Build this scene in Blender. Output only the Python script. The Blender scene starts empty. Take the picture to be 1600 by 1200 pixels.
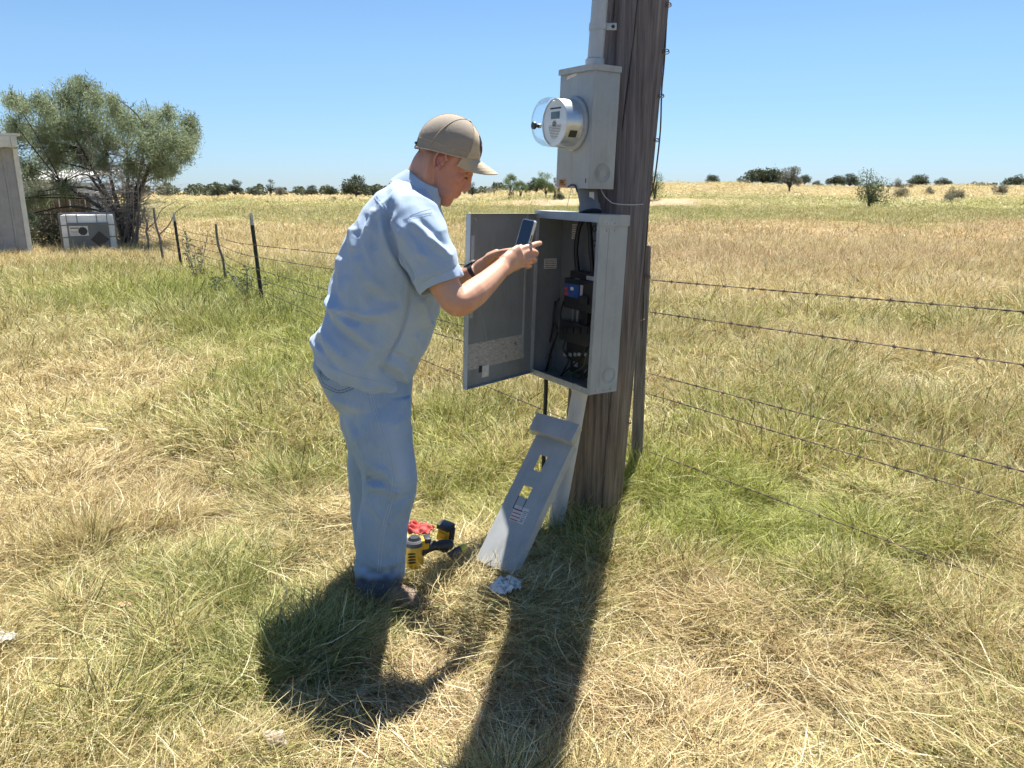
import bpy, bmesh, math, random
import numpy as np
from mathutils import Vector, Matrix, noise
from mathutils.bvhtree import BVHTree

# ------------------------------------------------------------------ camera, world, sun, exposure
scene = bpy.context.scene
COL = scene.collection
CAM_H = 1.5
FPX = 1202.0                      # focal length in pixels of the 1600 px wide photograph
PITCH = math.atan(302.0 / FPX)
cam_data = bpy.data.cameras.new("camera")
cam_data.sensor_width = 36.0
cam_data.lens = 36.0 * FPX / 1600.0
cam_data.clip_start = 0.05
cam_data.clip_end = 6000.0
cam = bpy.data.objects.new("camera", cam_data)
COL.objects.link(cam)
cam.location = (0, 0, CAM_H)
cam.rotation_euler = (math.pi / 2 - PITCH, 0, 0)
scene.camera = cam

SUN_TO = Vector((0.150, 0.425, 1.0)).normalized()      # direction towards the sun
SUN_EL = math.asin(SUN_TO.z)
SUN_AZ = math.atan2(SUN_TO.x, SUN_TO.y)
world = bpy.data.worlds.new("World")
scene.world = world
world.use_nodes = True
wn = world.node_tree.nodes
wl = world.node_tree.links
bg = wn["Background"]
sky = wn.new("ShaderNodeTexSky")
sky.sky_type = 'NISHITA'
sky.sun_disc = False
sky.sun_elevation = SUN_EL
sky.sun_rotation = SUN_AZ
sky.altitude = 200
sky.air_density = 1.0
sky.dust_density = 0.15
sky.ozone_density = 2.0
tint = wn.new("ShaderNodeMix")
tint.data_type = 'RGBA'; tint.blend_type = 'MULTIPLY'
tint.inputs[0].default_value = 1.0
wtc = wn.new("ShaderNodeTexCoord"); wsp = wn.new("ShaderNodeSeparateXYZ"); wl.new(wtc.outputs['Generated'], wsp.inputs[0])
wmr = wn.new("ShaderNodeMapRange"); wmr.inputs[1].default_value = 0.0; wmr.inputs[2].default_value = 0.16; wl.new(wsp.outputs['Z'], wmr.inputs[0])
wmx = wn.new("ShaderNodeMix"); wmx.data_type = 'RGBA'; wl.new(wmr.outputs[0], wmx.inputs[0])
wmx.inputs[6].default_value = (0.57, 0.76, 1.16, 1); wmx.inputs[7].default_value = (0.78, 0.95, 1.10, 1)
wl.new(wmx.outputs[2], tint.inputs[7])
wl.new(sky.outputs[0], tint.inputs[6]); wl.new(tint.outputs[2], bg.inputs[0])
bg.inputs[1].default_value = 0.050

sun_data = bpy.data.lights.new("sun", 'SUN')
sun_data.energy = 5.0
sun_data.angle = math.radians(0.53)
sun_data.color = (1.0, 0.955, 0.88)
sun = bpy.data.objects.new("sun", sun_data)
sun.rotation_euler = (-SUN_TO).to_track_quat('-Z', 'Y').to_euler()
sun.location = SUN_TO * 30
COL.objects.link(sun)

scene.view_settings.view_transform = 'Standard'
scene.view_settings.look = 'None'
scene.view_settings.gamma = 1.0
scene.view_settings.exposure = 1.36
scene.view_settings.use_curve_mapping = False
scene.cycles.use_adaptive_sampling = True
scene.cycles.adaptive_threshold = 0.035
scene.cycles.max_bounces = 5
scene.cycles.diffuse_bounces = 2
scene.cycles.glossy_bounces = 3
scene.cycles.transmission_bounces = 4
scene.cycles.transparent_max_bounces = 8

random.seed(7)
rng = np.random.default_rng(11)
PC, PS = math.cos(PITCH), math.sin(PITCH)

def W(px, py, Y):
    """point at distance Y seen at photograph pixel (px, py)"""
    t = math.tan(PITCH + math.atan((py - 600.0) / FPX))
    z = -Y * t
    return Vector(((px - 800.0) / FPX * (Y * PC - z * PS), Y, CAM_H + z))

def proj(P):
    P = np.asarray(P, float)
    z = P[..., 2] - CAM_H
    d = P[..., 1] * PC - z * PS
    u = P[..., 1] * PS + z * PC
    return np.stack([800 + FPX * P[..., 0] / d, 600 - FPX * u / d], -1)

# ------------------------------------------------------------------ numpy noise
def _h2(ix, iy, s):
    n = (ix.astype(np.int64) * 374761393 + iy.astype(np.int64) * 668265263 + s * 1442695041) & 0x7fffffff
    n = ((n ^ (n >> 13)) * 1274126177) & 0x7fffffff
    return ((n ^ (n >> 16)) & 0xffff) / 65535.0

def vn2(x, y, s=0):
    x = np.asarray(x, float); y = np.asarray(y, float)
    ix = np.floor(x); iy = np.floor(y); fx = x - ix; fy = y - iy
    fx = fx * fx * (3 - 2 * fx); fy = fy * fy * (3 - 2 * fy)
    a = _h2(ix, iy, s); b = _h2(ix + 1, iy, s); c = _h2(ix, iy + 1, s); d = _h2(ix + 1, iy + 1, s)
    return (a * (1 - fx) + b * fx) * (1 - fy) + (c * (1 - fx) + d * fx) * fy

def fbm2(x, y, s=0, o=3):
    r = 0; a = 1; t = 0
    for k in range(o):
        r = r + a * vn2(x * 2 ** k + 17.3 * k, y * 2 ** k - 9.1 * k, s + k); t += a; a *= .5
    return r / t

def vn3(x, y, z, s=0):
    iz = np.floor(z); fz = z - iz; fz = fz * fz * (3 - 2 * fz)
    def lay(q):
        ix = np.floor(x); iy = np.floor(y); fx = x - ix; fy = y - iy
        fx = fx * fx * (3 - 2 * fx); fy = fy * fy * (3 - 2 * fy)
        o = q * 7919
        g = lambda i, j: _h2(i + o, j - o * 3, s)
        return (g(ix, iy) * (1 - fx) + g(ix + 1, iy) * fx) * (1 - fy) + (g(ix, iy + 1) * (1 - fx) + g(ix + 1, iy + 1) * fx) * fy
    return lay(iz) * (1 - fz) + lay(iz + 1) * fz

def sstep(a, b, x):
    t = np.clip((x - a) / (b - a), 0, 1)
    return t * t * (3 - 2 * t)

# ------------------------------------------------------------------ object helpers
def tag(o, label=None, cat=None, group=None, kind=None):
    if label: o['label'] = label
    if cat: o['category'] = cat
    if group: o['group'] = group
    if kind: o['kind'] = kind
    return o

def empty(name, loc=(0, 0, 0), rz=0.0, mat=None):
    o = bpy.data.objects.new(name, None)
    o.empty_display_size = .1
    if mat is not None: o.matrix_world = mat
    else:
        o.location = loc; o.rotation_euler = (0, 0, rz)
    COL.objects.link(o)
    return o

def link(name, me, parent=None):
    o = bpy.data.objects.new(name, me)
    COL.objects.link(o)
    if parent is not None: o.parent = parent
    return o

def mesh_np(name, V, F, m=None, smooth=False):
    me = bpy.data.meshes.new(name)
    me.from_pydata(np.asarray(V, float).tolist(), [], F if isinstance(F, list) else np.asarray(F).tolist())
    if m: me.materials.append(m)
    if smooth: me.polygons.foreach_set('use_smooth', [True] * len(me.polygons))
    me.update()
    return me

class MB:
    """collects shapes into one mesh with several materials"""
    def __init__(s):
        s.v = []; s.f = []; s.mi = []; s.mats = []; s.sm = []
    def _m(s, m):
        if m not in s.mats: s.mats.append(m)
        return s.mats.index(m)
    def add(s, V, F, m, smooth=False):
        o = len(s.v); k = s._m(m)
        s.v.extend([tuple(p) for p in V])
        for f in F:
            s.f.append([i + o for i in f]); s.mi.append(k); s.sm.append(smooth)
        return s
    def box(s, lo, hi, m, bev=0.0, M=None):
        bm = bmesh.new()
        bmesh.ops.create_cube(bm, size=1)
        lo = Vector(lo); hi = Vector(hi)
        for v in bm.verts:
            v.co = Vector(((v.co.x + .5) * (hi.x - lo.x) + lo.x, (v.co.y + .5) * (hi.y - lo.y) + lo.y, (v.co.z + .5) * (hi.z - lo.z) + lo.z))
        if bev > 0:
            bmesh.ops.bevel(bm, geom=bm.edges[:], offset=bev, segments=2, affect='EDGES', profile=.6)
        if M is not None: bm.transform(M)
        bm.verts.index_update()
        s.add([v.co for v in bm.verts], [[v.index for v in f.verts] for f in bm.faces], m, bev > 0)
        bm.free()
        return s
    def tube(s, pts, rad, m, n=8, cap=True, flat=None):
        V, F = tube_np(pts, rad, n, cap, flat)
        return s.add(V, F, m, True)
    def lathe(s, prof, m, n=24, M=None, closed=False):
        """prof: (r, z) pairs, about z"""
        V = []; F = []
        for r, z in prof:
            for k in range(n):
                a = 2 * math.pi * k / n
                p = Vector((r * math.cos(a), r * math.sin(a), z))
                V.append(M @ p if M is not None else p)
        for i in range(len(prof) - 1):
            for k in range(n):
                a = i * n + k; b = i * n + (k + 1) % n
                F.append([a, b, b + n, a + n])
        if closed:
            F.append(list(range(n))[::-1]); F.append([(len(prof) - 1) * n + k for k in range(n)])
        return s.add(V, F, m, True)
    def mesh(s, name):
        me = bpy.data.meshes.new(name)
        me.from_pydata(s.v, [], s.f)
        for m in s.mats: me.materials.append(m)
        me.polygons.foreach_set('material_index', s.mi)
        me.polygons.foreach_set('use_smooth', s.sm)
        me.update()
        try: me.set_sharp_from_angle(angle=math.radians(38))
        except Exception: pass
        return me
    def build(s, name, parent=None, M=None):
        o = link(name, s.mesh(name), parent)
        if M is not None: o.matrix_basis = M
        return o

def tube_np(pts, rad, n=8, cap=True, flat=None):
    P = [Vector(p) for p in pts]
    if not hasattr(rad, '__len__'): rad = [rad] * len(P)
    V = []; F = []
    prev = None
    for i, p in enumerate(P):
        t = (P[min(i + 1, len(P) - 1)] - P[max(i - 1, 0)])
        if t.length < 1e-9: t = Vector((0, 0, 1))
        t.normalize()
        if prev is None:
            a = Vector((0, 0, 1)) if abs(t.z) < .9 else Vector((1, 0, 0))
            u = t.cross(a).normalized()
        else:
            u = (prev - t * prev.dot(t)).normalized()
        prev = u
        w = t.cross(u)
        r = rad[i]
        ru, rw = (r if hasattr(r, '__len__') else (r, r))
        for k in range(n):
            an = 2 * math.pi * k / n
            V.append(p + u * (ru * math.cos(an)) + w * (rw * math.sin(an)))
    for i in range(len(P) - 1):
        for k in range(n):
            a = i * n + k; b = i * n + (k + 1) % n
            F.append([a, b, b + n, a + n])
    if cap:
        F.append(list(range(n))[::-1]); F.append([(len(P) - 1) * n + k for k in range(n)])
    return V, F

def smooth_path(pts, k=6):
    """Catmull-Rom through points"""
    P = [Vector(p) for p in pts]
    if len(P) < 3: return P
    out = []
    for i in range(len(P) - 1):
        p0 = P[max(i - 1, 0)]; p1 = P[i]; p2 = P[i + 1]; p3 = P[min(i + 2, len(P) - 1)]
        for j in range(k):
            t = j / k
            out.append(.5 * ((2 * p1) + (p2 - p0) * t + (2 * p0 - 5 * p1 + 4 * p2 - p3) * t * t + (3 * p1 - p0 - 3 * p2 + p3) * t ** 3))
    out.append(P[-1])
    return out

# ------------------------------------------------------------------ materials
def new_mat(name):
    m = bpy.data.materials.new(name); m.use_nodes = True
    nt = m.node_tree
    return m, nt, nt.nodes["Principled BSDF"]

def N(nt, typ, **kw):
    n = nt.nodes.new(typ)
    for k, v in kw.items():
        if isinstance(k, str) and k.startswith('i_'):
            n.inputs[k[2:].replace('_', ' ')].default_value = v
        else: setattr(n, k, v)
    return n

def ramp(nt, fac, stops):
    r = nt.nodes.new('ShaderNodeValToRGB')
    cr = r.color_ramp
    while len(cr.elements) < len(stops): cr.elements.new(.5)
    for e, (p, c) in zip(cr.elements, stops):
        e.position = p; e.color = (c[0], c[1], c[2], 1)
    nt.links.new(fac, r.inputs[0])
    return r.outputs[0]

def coords(nt, scale=(1, 1, 1), kind='Object'):
    tc = nt.nodes.new('ShaderNodeTexCoord')
    mp = nt.nodes.new('ShaderNodeMapping')
    mp.inputs['Scale'].default_value = scale
    nt.links.new(tc.outputs[kind], mp.inputs[0])
    return mp.outputs[0]

def noise_n(nt, vec, scale, detail=4, rough=.55, dist=0):
    n = nt.nodes.new('ShaderNodeTexNoise')
    n.inputs['Scale'].default_value = scale; n.inputs['Detail'].default_value = detail
    n.inputs['Roughness'].default_value = rough; n.inputs['Distortion'].default_value = dist
    nt.links.new(vec, n.inputs['Vector'])
    return n.outputs[0]

def mix(nt, fac, a, b, mode='MIX'):
    m = nt.nodes.new('ShaderNodeMix'); m.data_type = 'RGBA'; m.blend_type = mode
    def put(s, v):
        if hasattr(v, 'is_output') or hasattr(v, 'links'): nt.links.new(v, s)
        elif hasattr(v, '__len__'): s.default_value = (v[0], v[1], v[2], 1)
        else: s.default_value = v
    put(m.inputs[0], fac); put(m.inputs[6], a); put(m.inputs[7], b)
    return m.outputs[2]

def bump(nt, b, h, strength=.3, dist=.01):
    n = nt.nodes.new('ShaderNodeBump')
    n.inputs['Strength'].default_value = strength; n.inputs['Distance'].default_value = dist
    nt.links.new(h, n.inputs['Height']); nt.links.new(n.outputs[0], b.inputs['Normal'])

def simple(name, c1, c2=None, scale=20, rough=.6, metal=0.0, stretch=(1, 1, 1), bmp=0.0, bscale=None, rvar=0.0, spec=None, fac=(.35, .65)):
    m, nt, b = new_mat(name)
    b.inputs['Roughness'].default_value = rough; b.inputs['Metallic'].default_value = metal
    if spec is not None: b.inputs['Specular IOR Level'].default_value = spec
    vec = coords(nt, stretch)
    nz = noise_n(nt, vec, scale)
    if c2 is None: c2 = tuple(x * .85 for x in c1)
    nt.links.new(ramp(nt, nz, [(fac[0], c1), (fac[1], c2)]), b.inputs['Base Color'])
    if bmp: bump(nt, b, noise_n(nt, vec, bscale or scale * 3), bmp, .004)
    if rvar:
        mr = N(nt, 'ShaderNodeMapRange'); mr.inputs[3].default_value = rough - rvar; mr.inputs[4].default_value = rough + rvar
        nt.links.new(nz, mr.inputs[0]); nt.links.new(mr.outputs[0], b.inputs['Roughness'])
    return m

def grime_metal(name, base, rough=.45, metal=0.0, dark_tone=(.12, .10, .08), amount=.28):
    m, nt, b = new_mat(name)
    vec = coords(nt)
    n1 = noise_n(nt, vec, 5, 6, .6); n2 = noise_n(nt, coords(nt, (14, 14, 4)), 1.5, 6, .65); n3 = noise_n(nt, vec, 140, 3, .7)
    c = ramp(nt, n1, [(.3, tuple(x * .86 for x in base)), (.7, tuple(min(1, x * 1.1) for x in base))])
    mr = N(nt, 'ShaderNodeMapRange'); mr.inputs[1].default_value = .5; mr.inputs[2].default_value = .78; mr.inputs[4].default_value = amount
    nt.links.new(n2, mr.inputs[0])
    c = mix(nt, mr.outputs[0], c, dark_tone)
    mr2 = N(nt, 'ShaderNodeMapRange'); mr2.inputs[1].default_value = .69; mr2.inputs[2].default_value = .74; mr2.inputs[4].default_value = .6
    nt.links.new(n3, mr2.inputs[0])
    c = mix(nt, mr2.outputs[0], c, tuple(x * .45 for x in base))
    nt.links.new(c, b.inputs['Base Color'])
    b.inputs['Metallic'].default_value = metal
    rr = N(nt, 'ShaderNodeMapRange'); rr.inputs[3].default_value = rough - .12; rr.inputs[4].default_value = rough + .2
    nt.links.new(n1, rr.inputs[0]); nt.links.new(rr.outputs[0], b.inputs['Roughness'])
    bump(nt, b, n1, .12, .006)
    return m

M = {}
M['box_grey'] = grime_metal('grey_enamel', (.34, .375, .39))
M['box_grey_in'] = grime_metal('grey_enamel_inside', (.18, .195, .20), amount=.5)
M['galv'] = grime_metal('galvanized', (.44, .47, .49), rough=.42, metal=.35, dark_tone=(.2, .19, .18))
M['steel'] = grime_metal('bright_steel', (.72, .73, .74), rough=.36, metal=.8, dark_tone=(.3, .3, .3))
M['black'] = simple('black_plastic', (.018, .018, .02), (.03, .03, .032), rough=.4)
M['rubber'] = simple('black_cable', (.012, .012, .013), (.02, .02, .02), rough=.5)
M['pvc'] = grime_metal('grey_pvc', (.56, .55, .53), rough=.5, dark_tone=(.25, .22, .17))
M['white'] = simple('white_paper', (.72, .71, .67), (.55, .53, .48), scale=30, rough=.8)
M['wire_rust'] = simple('rusty_wire', (.10, .075, .06), (.16, .12, .10), scale=60, rough=.7, metal=.4)
M['copper'] = simple('weathered_copper', (.28, .16, .10), (.14, .10, .08), rough=.5, metal=.7)
M['yellow'] = simple('yellow_plastic', (.80, .45, .03), (.72, .38, .02), rough=.4)
M['red_cloth'] = simple('red_leather', (.52, .07, .06), (.38, .05, .045), scale=40, rough=.75, bmp=.4)
M['green_wire'] = simple('green_wire', (.05, .16, .09), (.04, .12, .07), rough=.5)
M['blue'] = simple('blue_label', (.02, .07, .26), (.025, .09, .30), rough=.4)
M['red'] = simple('red_label', (.5, .04, .04), (.45, .08, .07), rough=.5)
M['orange'] = simple('orange_sticker', (.65, .27, .05), (.5, .22, .06), scale=50, rough=.6)
M['ink'] = simple('ink', (.02, .02, .02), (.05, .045, .04), scale=60, rough=.7)
# ------------------------------------------------------------------ ground
def gh(x, y):
    x = np.asarray(x, float); y = np.asarray(y, float)
    r = np.sqrt(x * x + y * y)
    near = .09 * (fbm2(x * 1.1, y * 1.1, 3, 3) - .5) + .075 * (vn2(x * 4.3, y * 4.3, 9) - .5) + .03 * (vn2(x * 9.1, y * 9.1, 10) - .5)
    h = -.045 + .085 * np.exp(-((x + .08) / .36) ** 2 - ((y - 2.80) / .26) ** 2) + near + .16 * (vn2(x * .12, y * .12, 5) - .5) * sstep(5, 25, r)
    az = x / np.maximum(y, 1.0)
    # low rise on the right, flat on the left
    k = sstep(-.06, .14, az) * np.where(y > 0, 1, 0)
    rough = .7 + .6 * fbm2(az * 9, r * .012, 21, 3)
    h = h + k * sstep(70, 165, y) * 2.3 * rough + k * sstep(60, 160, y) * (.5 * (fbm2(x * .04, y * .05, 23, 3) - .5))
    h = h + (1 - k) * sstep(140, 420, y) * 1.0
    # small eroded bank in the middle distance
    k2 = sstep(-.06, .0, az) * (1 - sstep(.24, .34, az))
    h = h + k2 * sstep(78, 84, y + 6 * fbm2(az * 30, r * 0, 33, 2)) * .55
    h = h - sstep(600, 2500, r) * 6
    return h

def gpt(px, py, lift=0.0, it=8):
    """ground point seen at a pixel of the photograph"""
    t = math.tan(PITCH + math.atan((py - 600.0) / FPX))
    Y = CAM_H / max(t, 1e-4)
    for _ in range(it):
        p = W(px, py, Y)
        hz = float(gh(p.x, p.y)) + lift
        Y = Y + (p.z - hz) / max(t, .02) * .8
    p = W(px, py, Y)
    p.z = float(gh(p.x, p.y))
    return p

# greenness of the field: soft patches laid out on the ground plane (x, y, rx, ry, amount)
def _gxy(px, py):
    t = math.tan(PITCH + math.atan((py - 600.0) / FPX)); Y = CAM_H / t
    p = W(px, py, Y); return p.x, p.y
_patch = []
def patch(px, py, rx, ry, a):
    x, y = _gxy(px, py); _patch.append((x, y, rx, ry, a))
for q in [(1130, 800, .85, .60, .78), (1040, 760, .40, .5, .62), (1250, 850, .4, .3, .30), (1180, 680, .9, .7, .40), (1400, 640, 1.6, .9, .30),
          (700, 680, .55, 1.0, .62), (740, 780, .35, .4, .45), (900, 1020, .13, .16, .6), (860, 880, .2, .3, .35),
          (440, 600, .50, 1.8, .60), (400, 500, .8, 2.4, .42), (470, 740, .28, .5, .4), (380, 930, .38, .3, .50), (450, 1000, .25, .16, .55), (250, 880, .5, .2, .32), (250, 1130, .5, .12, .38),
          (300, 1060, .4, .2, .40), (60, 1170, .4, .12, .25), (120, 420, 4.5, 3.0, .12), (60, 470, 2.5, 1.2, .18), (300, 430, 2.5, 2.6, .25), (350, 450, .9, 1.8, .30),
          (200, 620, .5, .6, .25), (1450, 720, .7, .4, .25), (1500, 850, .5, .3, .28), (1560, 780, .4, .3, .35), (1300, 940, .3, .15, .35),
          (1530, 1120, .3, .12, .35), (1000, 1150, .1, .1, .25), (700, 940, .0, .0, .0), (1500, 500, 3.0, 1.0, .40), (1180, 560, 1.2, .8, .35),
          (620, 480, 2.8, 2.2, .50), (760, 480, 1.2, 2.5, .45), (560, 450, 3.0, 2.5, .42), (850, 1000, .1, .08, .0),
          (1250, 1060, .75, .36, -.40), (700, 1120, .4, .22, -.35), (1000, 1130, .35, .3, -.25), (900, 1000, .2, .2, -.2), (60, 1100, .3, .2, -.2), (1100, 920, .38, .12, -.6), (560, 1080, .4, .22, -.2), (800, 900, .28, .16, -.35), (560, 780, .18, .5, -.3), (120, 750, .9, .6, -.4), (150, 600, 1.2, .8, -.35), (1200, 440, 6, 3.5, -.25), (700, 1050, .3, .3, -.2)]:
    if q[2] > 0: patch(*q)

def greenness(x, y):
    x = np.asarray(x, float); y = np.asarray(y, float)
    r = np.sqrt(x * x + y * y)
    az = x / np.maximum(y, 1.0)
    g = .06 + .60 * (fbm2(x * .9 + 3, y * .9, 41, 3) - .44) + .32 * (fbm2(x * .14, y * .14, 47, 2) - .45)
    for (cx, cy, rx, ry, a) in _patch:
        g = g + a * np.exp(-((x - cx) / rx) ** 2 - ((y - cy) / ry) ** 2)
    # bands of greener growth across the far field
    wob = fbm2(az * 6, y * .02, 77, 2) - .5
    yy = y * (1 + .5 * wob)
    g = g + .50 * sstep(30, 44, yy) * (1 - sstep(95, 120, yy)) * (.75 + .5 * fbm2(x * .05, y * .05, 51, 3))
    g = g + .22 * sstep(7, 9, yy) * (1 - sstep(13, 17, yy)) * sstep(-.05, -.3, -az * 0 - .2)
    g = g + .06 * sstep(7.5, 9.5, yy) * (1 - sstep(15, 19, yy)) * (1 - sstep(-.2, .1, az))
    g = g - .35 * sstep(14, 20, yy) * (1 - sstep(28, 38, yy))
    g = g + .0 * sstep(95, 120, yy)
    return np.clip(g, 0, 1)

def redness(x, y):
    r = .16 + .9 * (fbm2(x * .6 - 8, y * .6 + 5, 61, 3) - .45)
    for (px, py, rx, ry, a) in [(1150, 920, .6, .25, .7), (1300, 1050, .6, .3, .35), (1000, 1100, .4, .3, .5), (1450, 1100, .5, .3, .3), (680, 1090, .4, .25, .5), (520, 780, .3, .5, .35), (130, 720, .8, .5, .25), (1100, 420, 5, 4, .25), (450, 1180, .4, .15, .3)]:
        cx, cy = _gxy(px, py)
        r = r + a * np.exp(-((x - cx) / rx) ** 2 - ((y - cy) / ry) ** 2)
    r = r + .45 * sstep(12, 18, y) * (1 - sstep(34, 48, y)) * sstep(-.1, .1, x / np.maximum(y, 1))
    return np.clip(r, 0, 1)

# polar sheet round the camera, dense where the photograph looks
ang = np.concatenate([np.radians(np.linspace(-52, 52, 300)), np.radians(np.linspace(52, 308, 64))[1:-1]])
NA = len(ang)
rad_ = [0.35]
while rad_[-1] < 2600: rad_.append(rad_[-1] * 1.021 + .004)
rad_ = np.array(rad_); NR = len(rad_)
A, R_ = np.meshgrid(ang, rad_)
gx = (R_ * np.sin(A)).ravel(); gy = (R_ * np.cos(A)).ravel()
gz = gh(gx, gy)
gV = np.concatenate([np.stack([gx, gy, gz], 1), [[0, 0, float(gh(0., 0.))]]])
ii, jj = np.meshgrid(np.arange(NR - 1), np.arange(NA), indexing='ij')
a_ = ii * NA + jj; b_ = ii * NA + (jj + 1) % NA
gF = np.stack([a_, b_, b_ + NA, a_ + NA], -1).reshape(-1, 4)[:, ::-1].tolist()
gF += [[NR * NA, (k + 1) % NA, k] for k in range(NA)]

def ground_mat():
    m, nt, b = new_mat('dry_field_ground')
    at = N(nt, 'ShaderNodeAttribute', attribute_name='green')
    ar = N(nt, 'ShaderNodeAttribute', attribute_name='red')
    bank = N(nt, 'ShaderNodeAttribute', attribute_name='bank')
    vec = coords(nt)
    n1 = noise_n(nt, vec, 26, 5, .7); n2 = noise_n(nt, vec, 2.2, 6, .65); n3 = noise_n(nt, vec, .22, 6, .7)
    straw = ramp(nt, n1, [(.28, (.11, .08, .035)), (.5, (.33, .26, .14)), (.72, (.50, .41, .24))])
    straw_red = ramp(nt, n1, [(.28, (.09, .055, .03)), (.5, (.29, .20, .11)), (.72, (.44, .33, .18))])
    green = ramp(nt, n1, [(.28, (.05, .06, .018)), (.5, (.17, .19, .055)), (.72, (.30, .32, .11))])
    c = mix(nt, ar.outputs['Fac'], straw, straw_red)
    # greenness broken up at two sizes
    def brk(nz, k):
        mm = N(nt, 'ShaderNodeMath', operation='MULTIPLY_ADD'); mm.inputs[1].default_value = k; mm.inputs[2].default_value = -k * .5
        nt.links.new(nz, mm.inputs[0]); return mm.outputs[0]
    s1 = N(nt, 'ShaderNodeMath', operation='ADD'); nt.links.new(brk(n2, 1.0), s1.inputs[0]); nt.links.new(brk(n3, .9), s1.inputs[1])
    s2 = N(nt, 'ShaderNodeMath', operation='ADD', use_clamp=True); nt.links.new(s1.outputs[0], s2.inputs[0]); nt.links.new(at.outputs['Fac'], s2.inputs[1])
    c = mix(nt, s2.outputs[0], c, green)
    n4 = noise_n(nt, coords(nt, (.05, .16, .05)), 1.0, 8, .75)
    c = mix(nt, .75, c, ramp(nt, n4, [(.35, (.48, .50, .40)), (.5, (.95, .95, .9)), (.65, (1.3, 1.2, 1.1))]), 'MULTIPLY')
    lum = ramp(nt, n2, [(.3, (.62, .6, .58)), (.7, (1.25, 1.22, 1.2))])
    c = mix(nt, .8, c, lum, 'MULTIPLY')
    sand = ramp(nt, n2, [(.3, (.28, .19, .12)), (.7, (.48, .37, .26))])
    c = mix(nt, bank.outputs['Fac'], c, sand)
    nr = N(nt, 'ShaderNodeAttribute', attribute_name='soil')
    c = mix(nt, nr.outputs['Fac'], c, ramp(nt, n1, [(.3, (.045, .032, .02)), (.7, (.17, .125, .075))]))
    nt.links.new(c, b.inputs['Base Color'])
    b.inputs['Roughness'].default_value = .95; b.inputs['Specular IOR Level'].default_value = .1
    bump(nt, b, n1, .8, .03)
    return m

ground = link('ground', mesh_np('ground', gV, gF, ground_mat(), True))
tag(ground, 'dry uneven pasture running out to the low horizon', None, kind='structure')
def fattr(me, name, arr):
    a = me.attributes.new(name, 'FLOAT', 'POINT'); a.data.foreach_set('value', np.asarray(arr, np.float32))
fattr(ground.data, 'green', greenness(gV[:, 0], gV[:, 1]))
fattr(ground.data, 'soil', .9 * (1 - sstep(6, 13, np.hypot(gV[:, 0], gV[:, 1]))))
fattr(ground.data, 'red', redness(gV[:, 0], gV[:, 1]))
def bankness(x, y):
    az = x / np.maximum(y, 1); n = fbm2(x * .25, y * .12, 88, 3)
    k = sstep(-.07, .0, az) * (1 - sstep(.20, .30, az)) * np.exp(-((y - 82 - 14 * (n - .5)) / 5.0) ** 2)
    k2 = np.where(y > 0, 1, 0) * np.exp(-((y - 128 - 30 * (n - .5)) / 6) ** 2) * sstep(.56, .70, fbm2(x * .05, y * .05, 90, 2)) * .6
    k3 = (1 - sstep(-.1, 0, az)) * np.exp(-((y - 165) / 20) ** 2) * .30
    return np.clip(k * sstep(.3, .5, n + .1) + k2 + k3, 0, 1) * (y > 0)
fattr(ground.data, 'bank', bankness(gV[:, 0], gV[:, 1]))

# ------------------------------------------------------------------ grass
def blade_mat():
    m, nt, b = new_mat('grass_blade')
    g = N(nt, 'ShaderNodeAttribute', attribute_name='green', attribute_type='INSTANCER')
    rd = N(nt, 'ShaderNodeAttribute', attribute_name='red', attribute_type='INSTANCER')
    t = N(nt, 'ShaderNodeAttribute', attribute_name='tone')
    u = N(nt, 'ShaderNodeAttribute', attribute_name='thr')
    straw = ramp(nt, t.outputs['Fac'], [(0, (.11, .07, .025)), (.3, (.42, .31, .13)), (.65, (.64, .54, .26)), (1, (.90, .84, .54))])
    strawr = ramp(nt, t.outputs['Fac'], [(0, (.09, .05, .025)), (.3, (.34, .23, .11)), (.65, (.57, .44, .24)), (1, (.85, .74, .48))])
    lush = ramp(nt, t.outputs['Fac'], [(0, (.05, .07, .015)), (.35, (.215, .24, .045)), (.7, (.43, .45, .11)), (1, (.60, .60, .24))])
    olive = ramp(nt, t.outputs['Fac'], [(0, (.045, .055, .02)), (.35, (.175, .195, .06)), (.7, (.36, .37, .135)), (1, (.62, .60, .30))])
    lu = N(nt, 'ShaderNodeAttribute', attribute_name='lush', attribute_type='INSTANCER')
    green = mix(nt, lu.outputs['Fac'], olive, lush)
    c1 = mix(nt, rd.outputs['Fac'], straw, strawr)
    sub = N(nt, 'ShaderNodeMath', operation='SUBTRACT'); nt.links.new(g.outputs['Fac'], sub.inputs[0]); nt.links.new(u.outputs['Fac'], sub.inputs[1])
    mr = N(nt, 'ShaderNodeMapRange'); mr.inputs[1].default_value = -.12; mr.inputs[2].default_value = .12
    nt.links.new(sub.outputs[0], mr.inputs[0])
    c = mix(nt, mr.outputs[0], c1, green)
    nt.links.new(c, b.inputs['Base Color'])
    b.inputs['Roughness'].default_value = .5; b.inputs['Specular IOR Level'].default_value = .22
    tr = N(nt, 'ShaderNodeBsdfTranslucent'); nt.links.new(c, tr.inputs[0])
    ms = N(nt, 'ShaderNodeMixShader'); ms.inputs[0].default_value = .28
    out = [n for n in nt.nodes if n.type == 'OUTPUT_MATERIAL'][0]
    nt.links.new(b.outputs[0], ms.inputs[1]); nt.links.new(tr.outputs[0], ms.inputs[2]); nt.links.new(ms.outputs[0], out.inputs[0])
    return m
M['blade'] = blade_mat()

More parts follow.
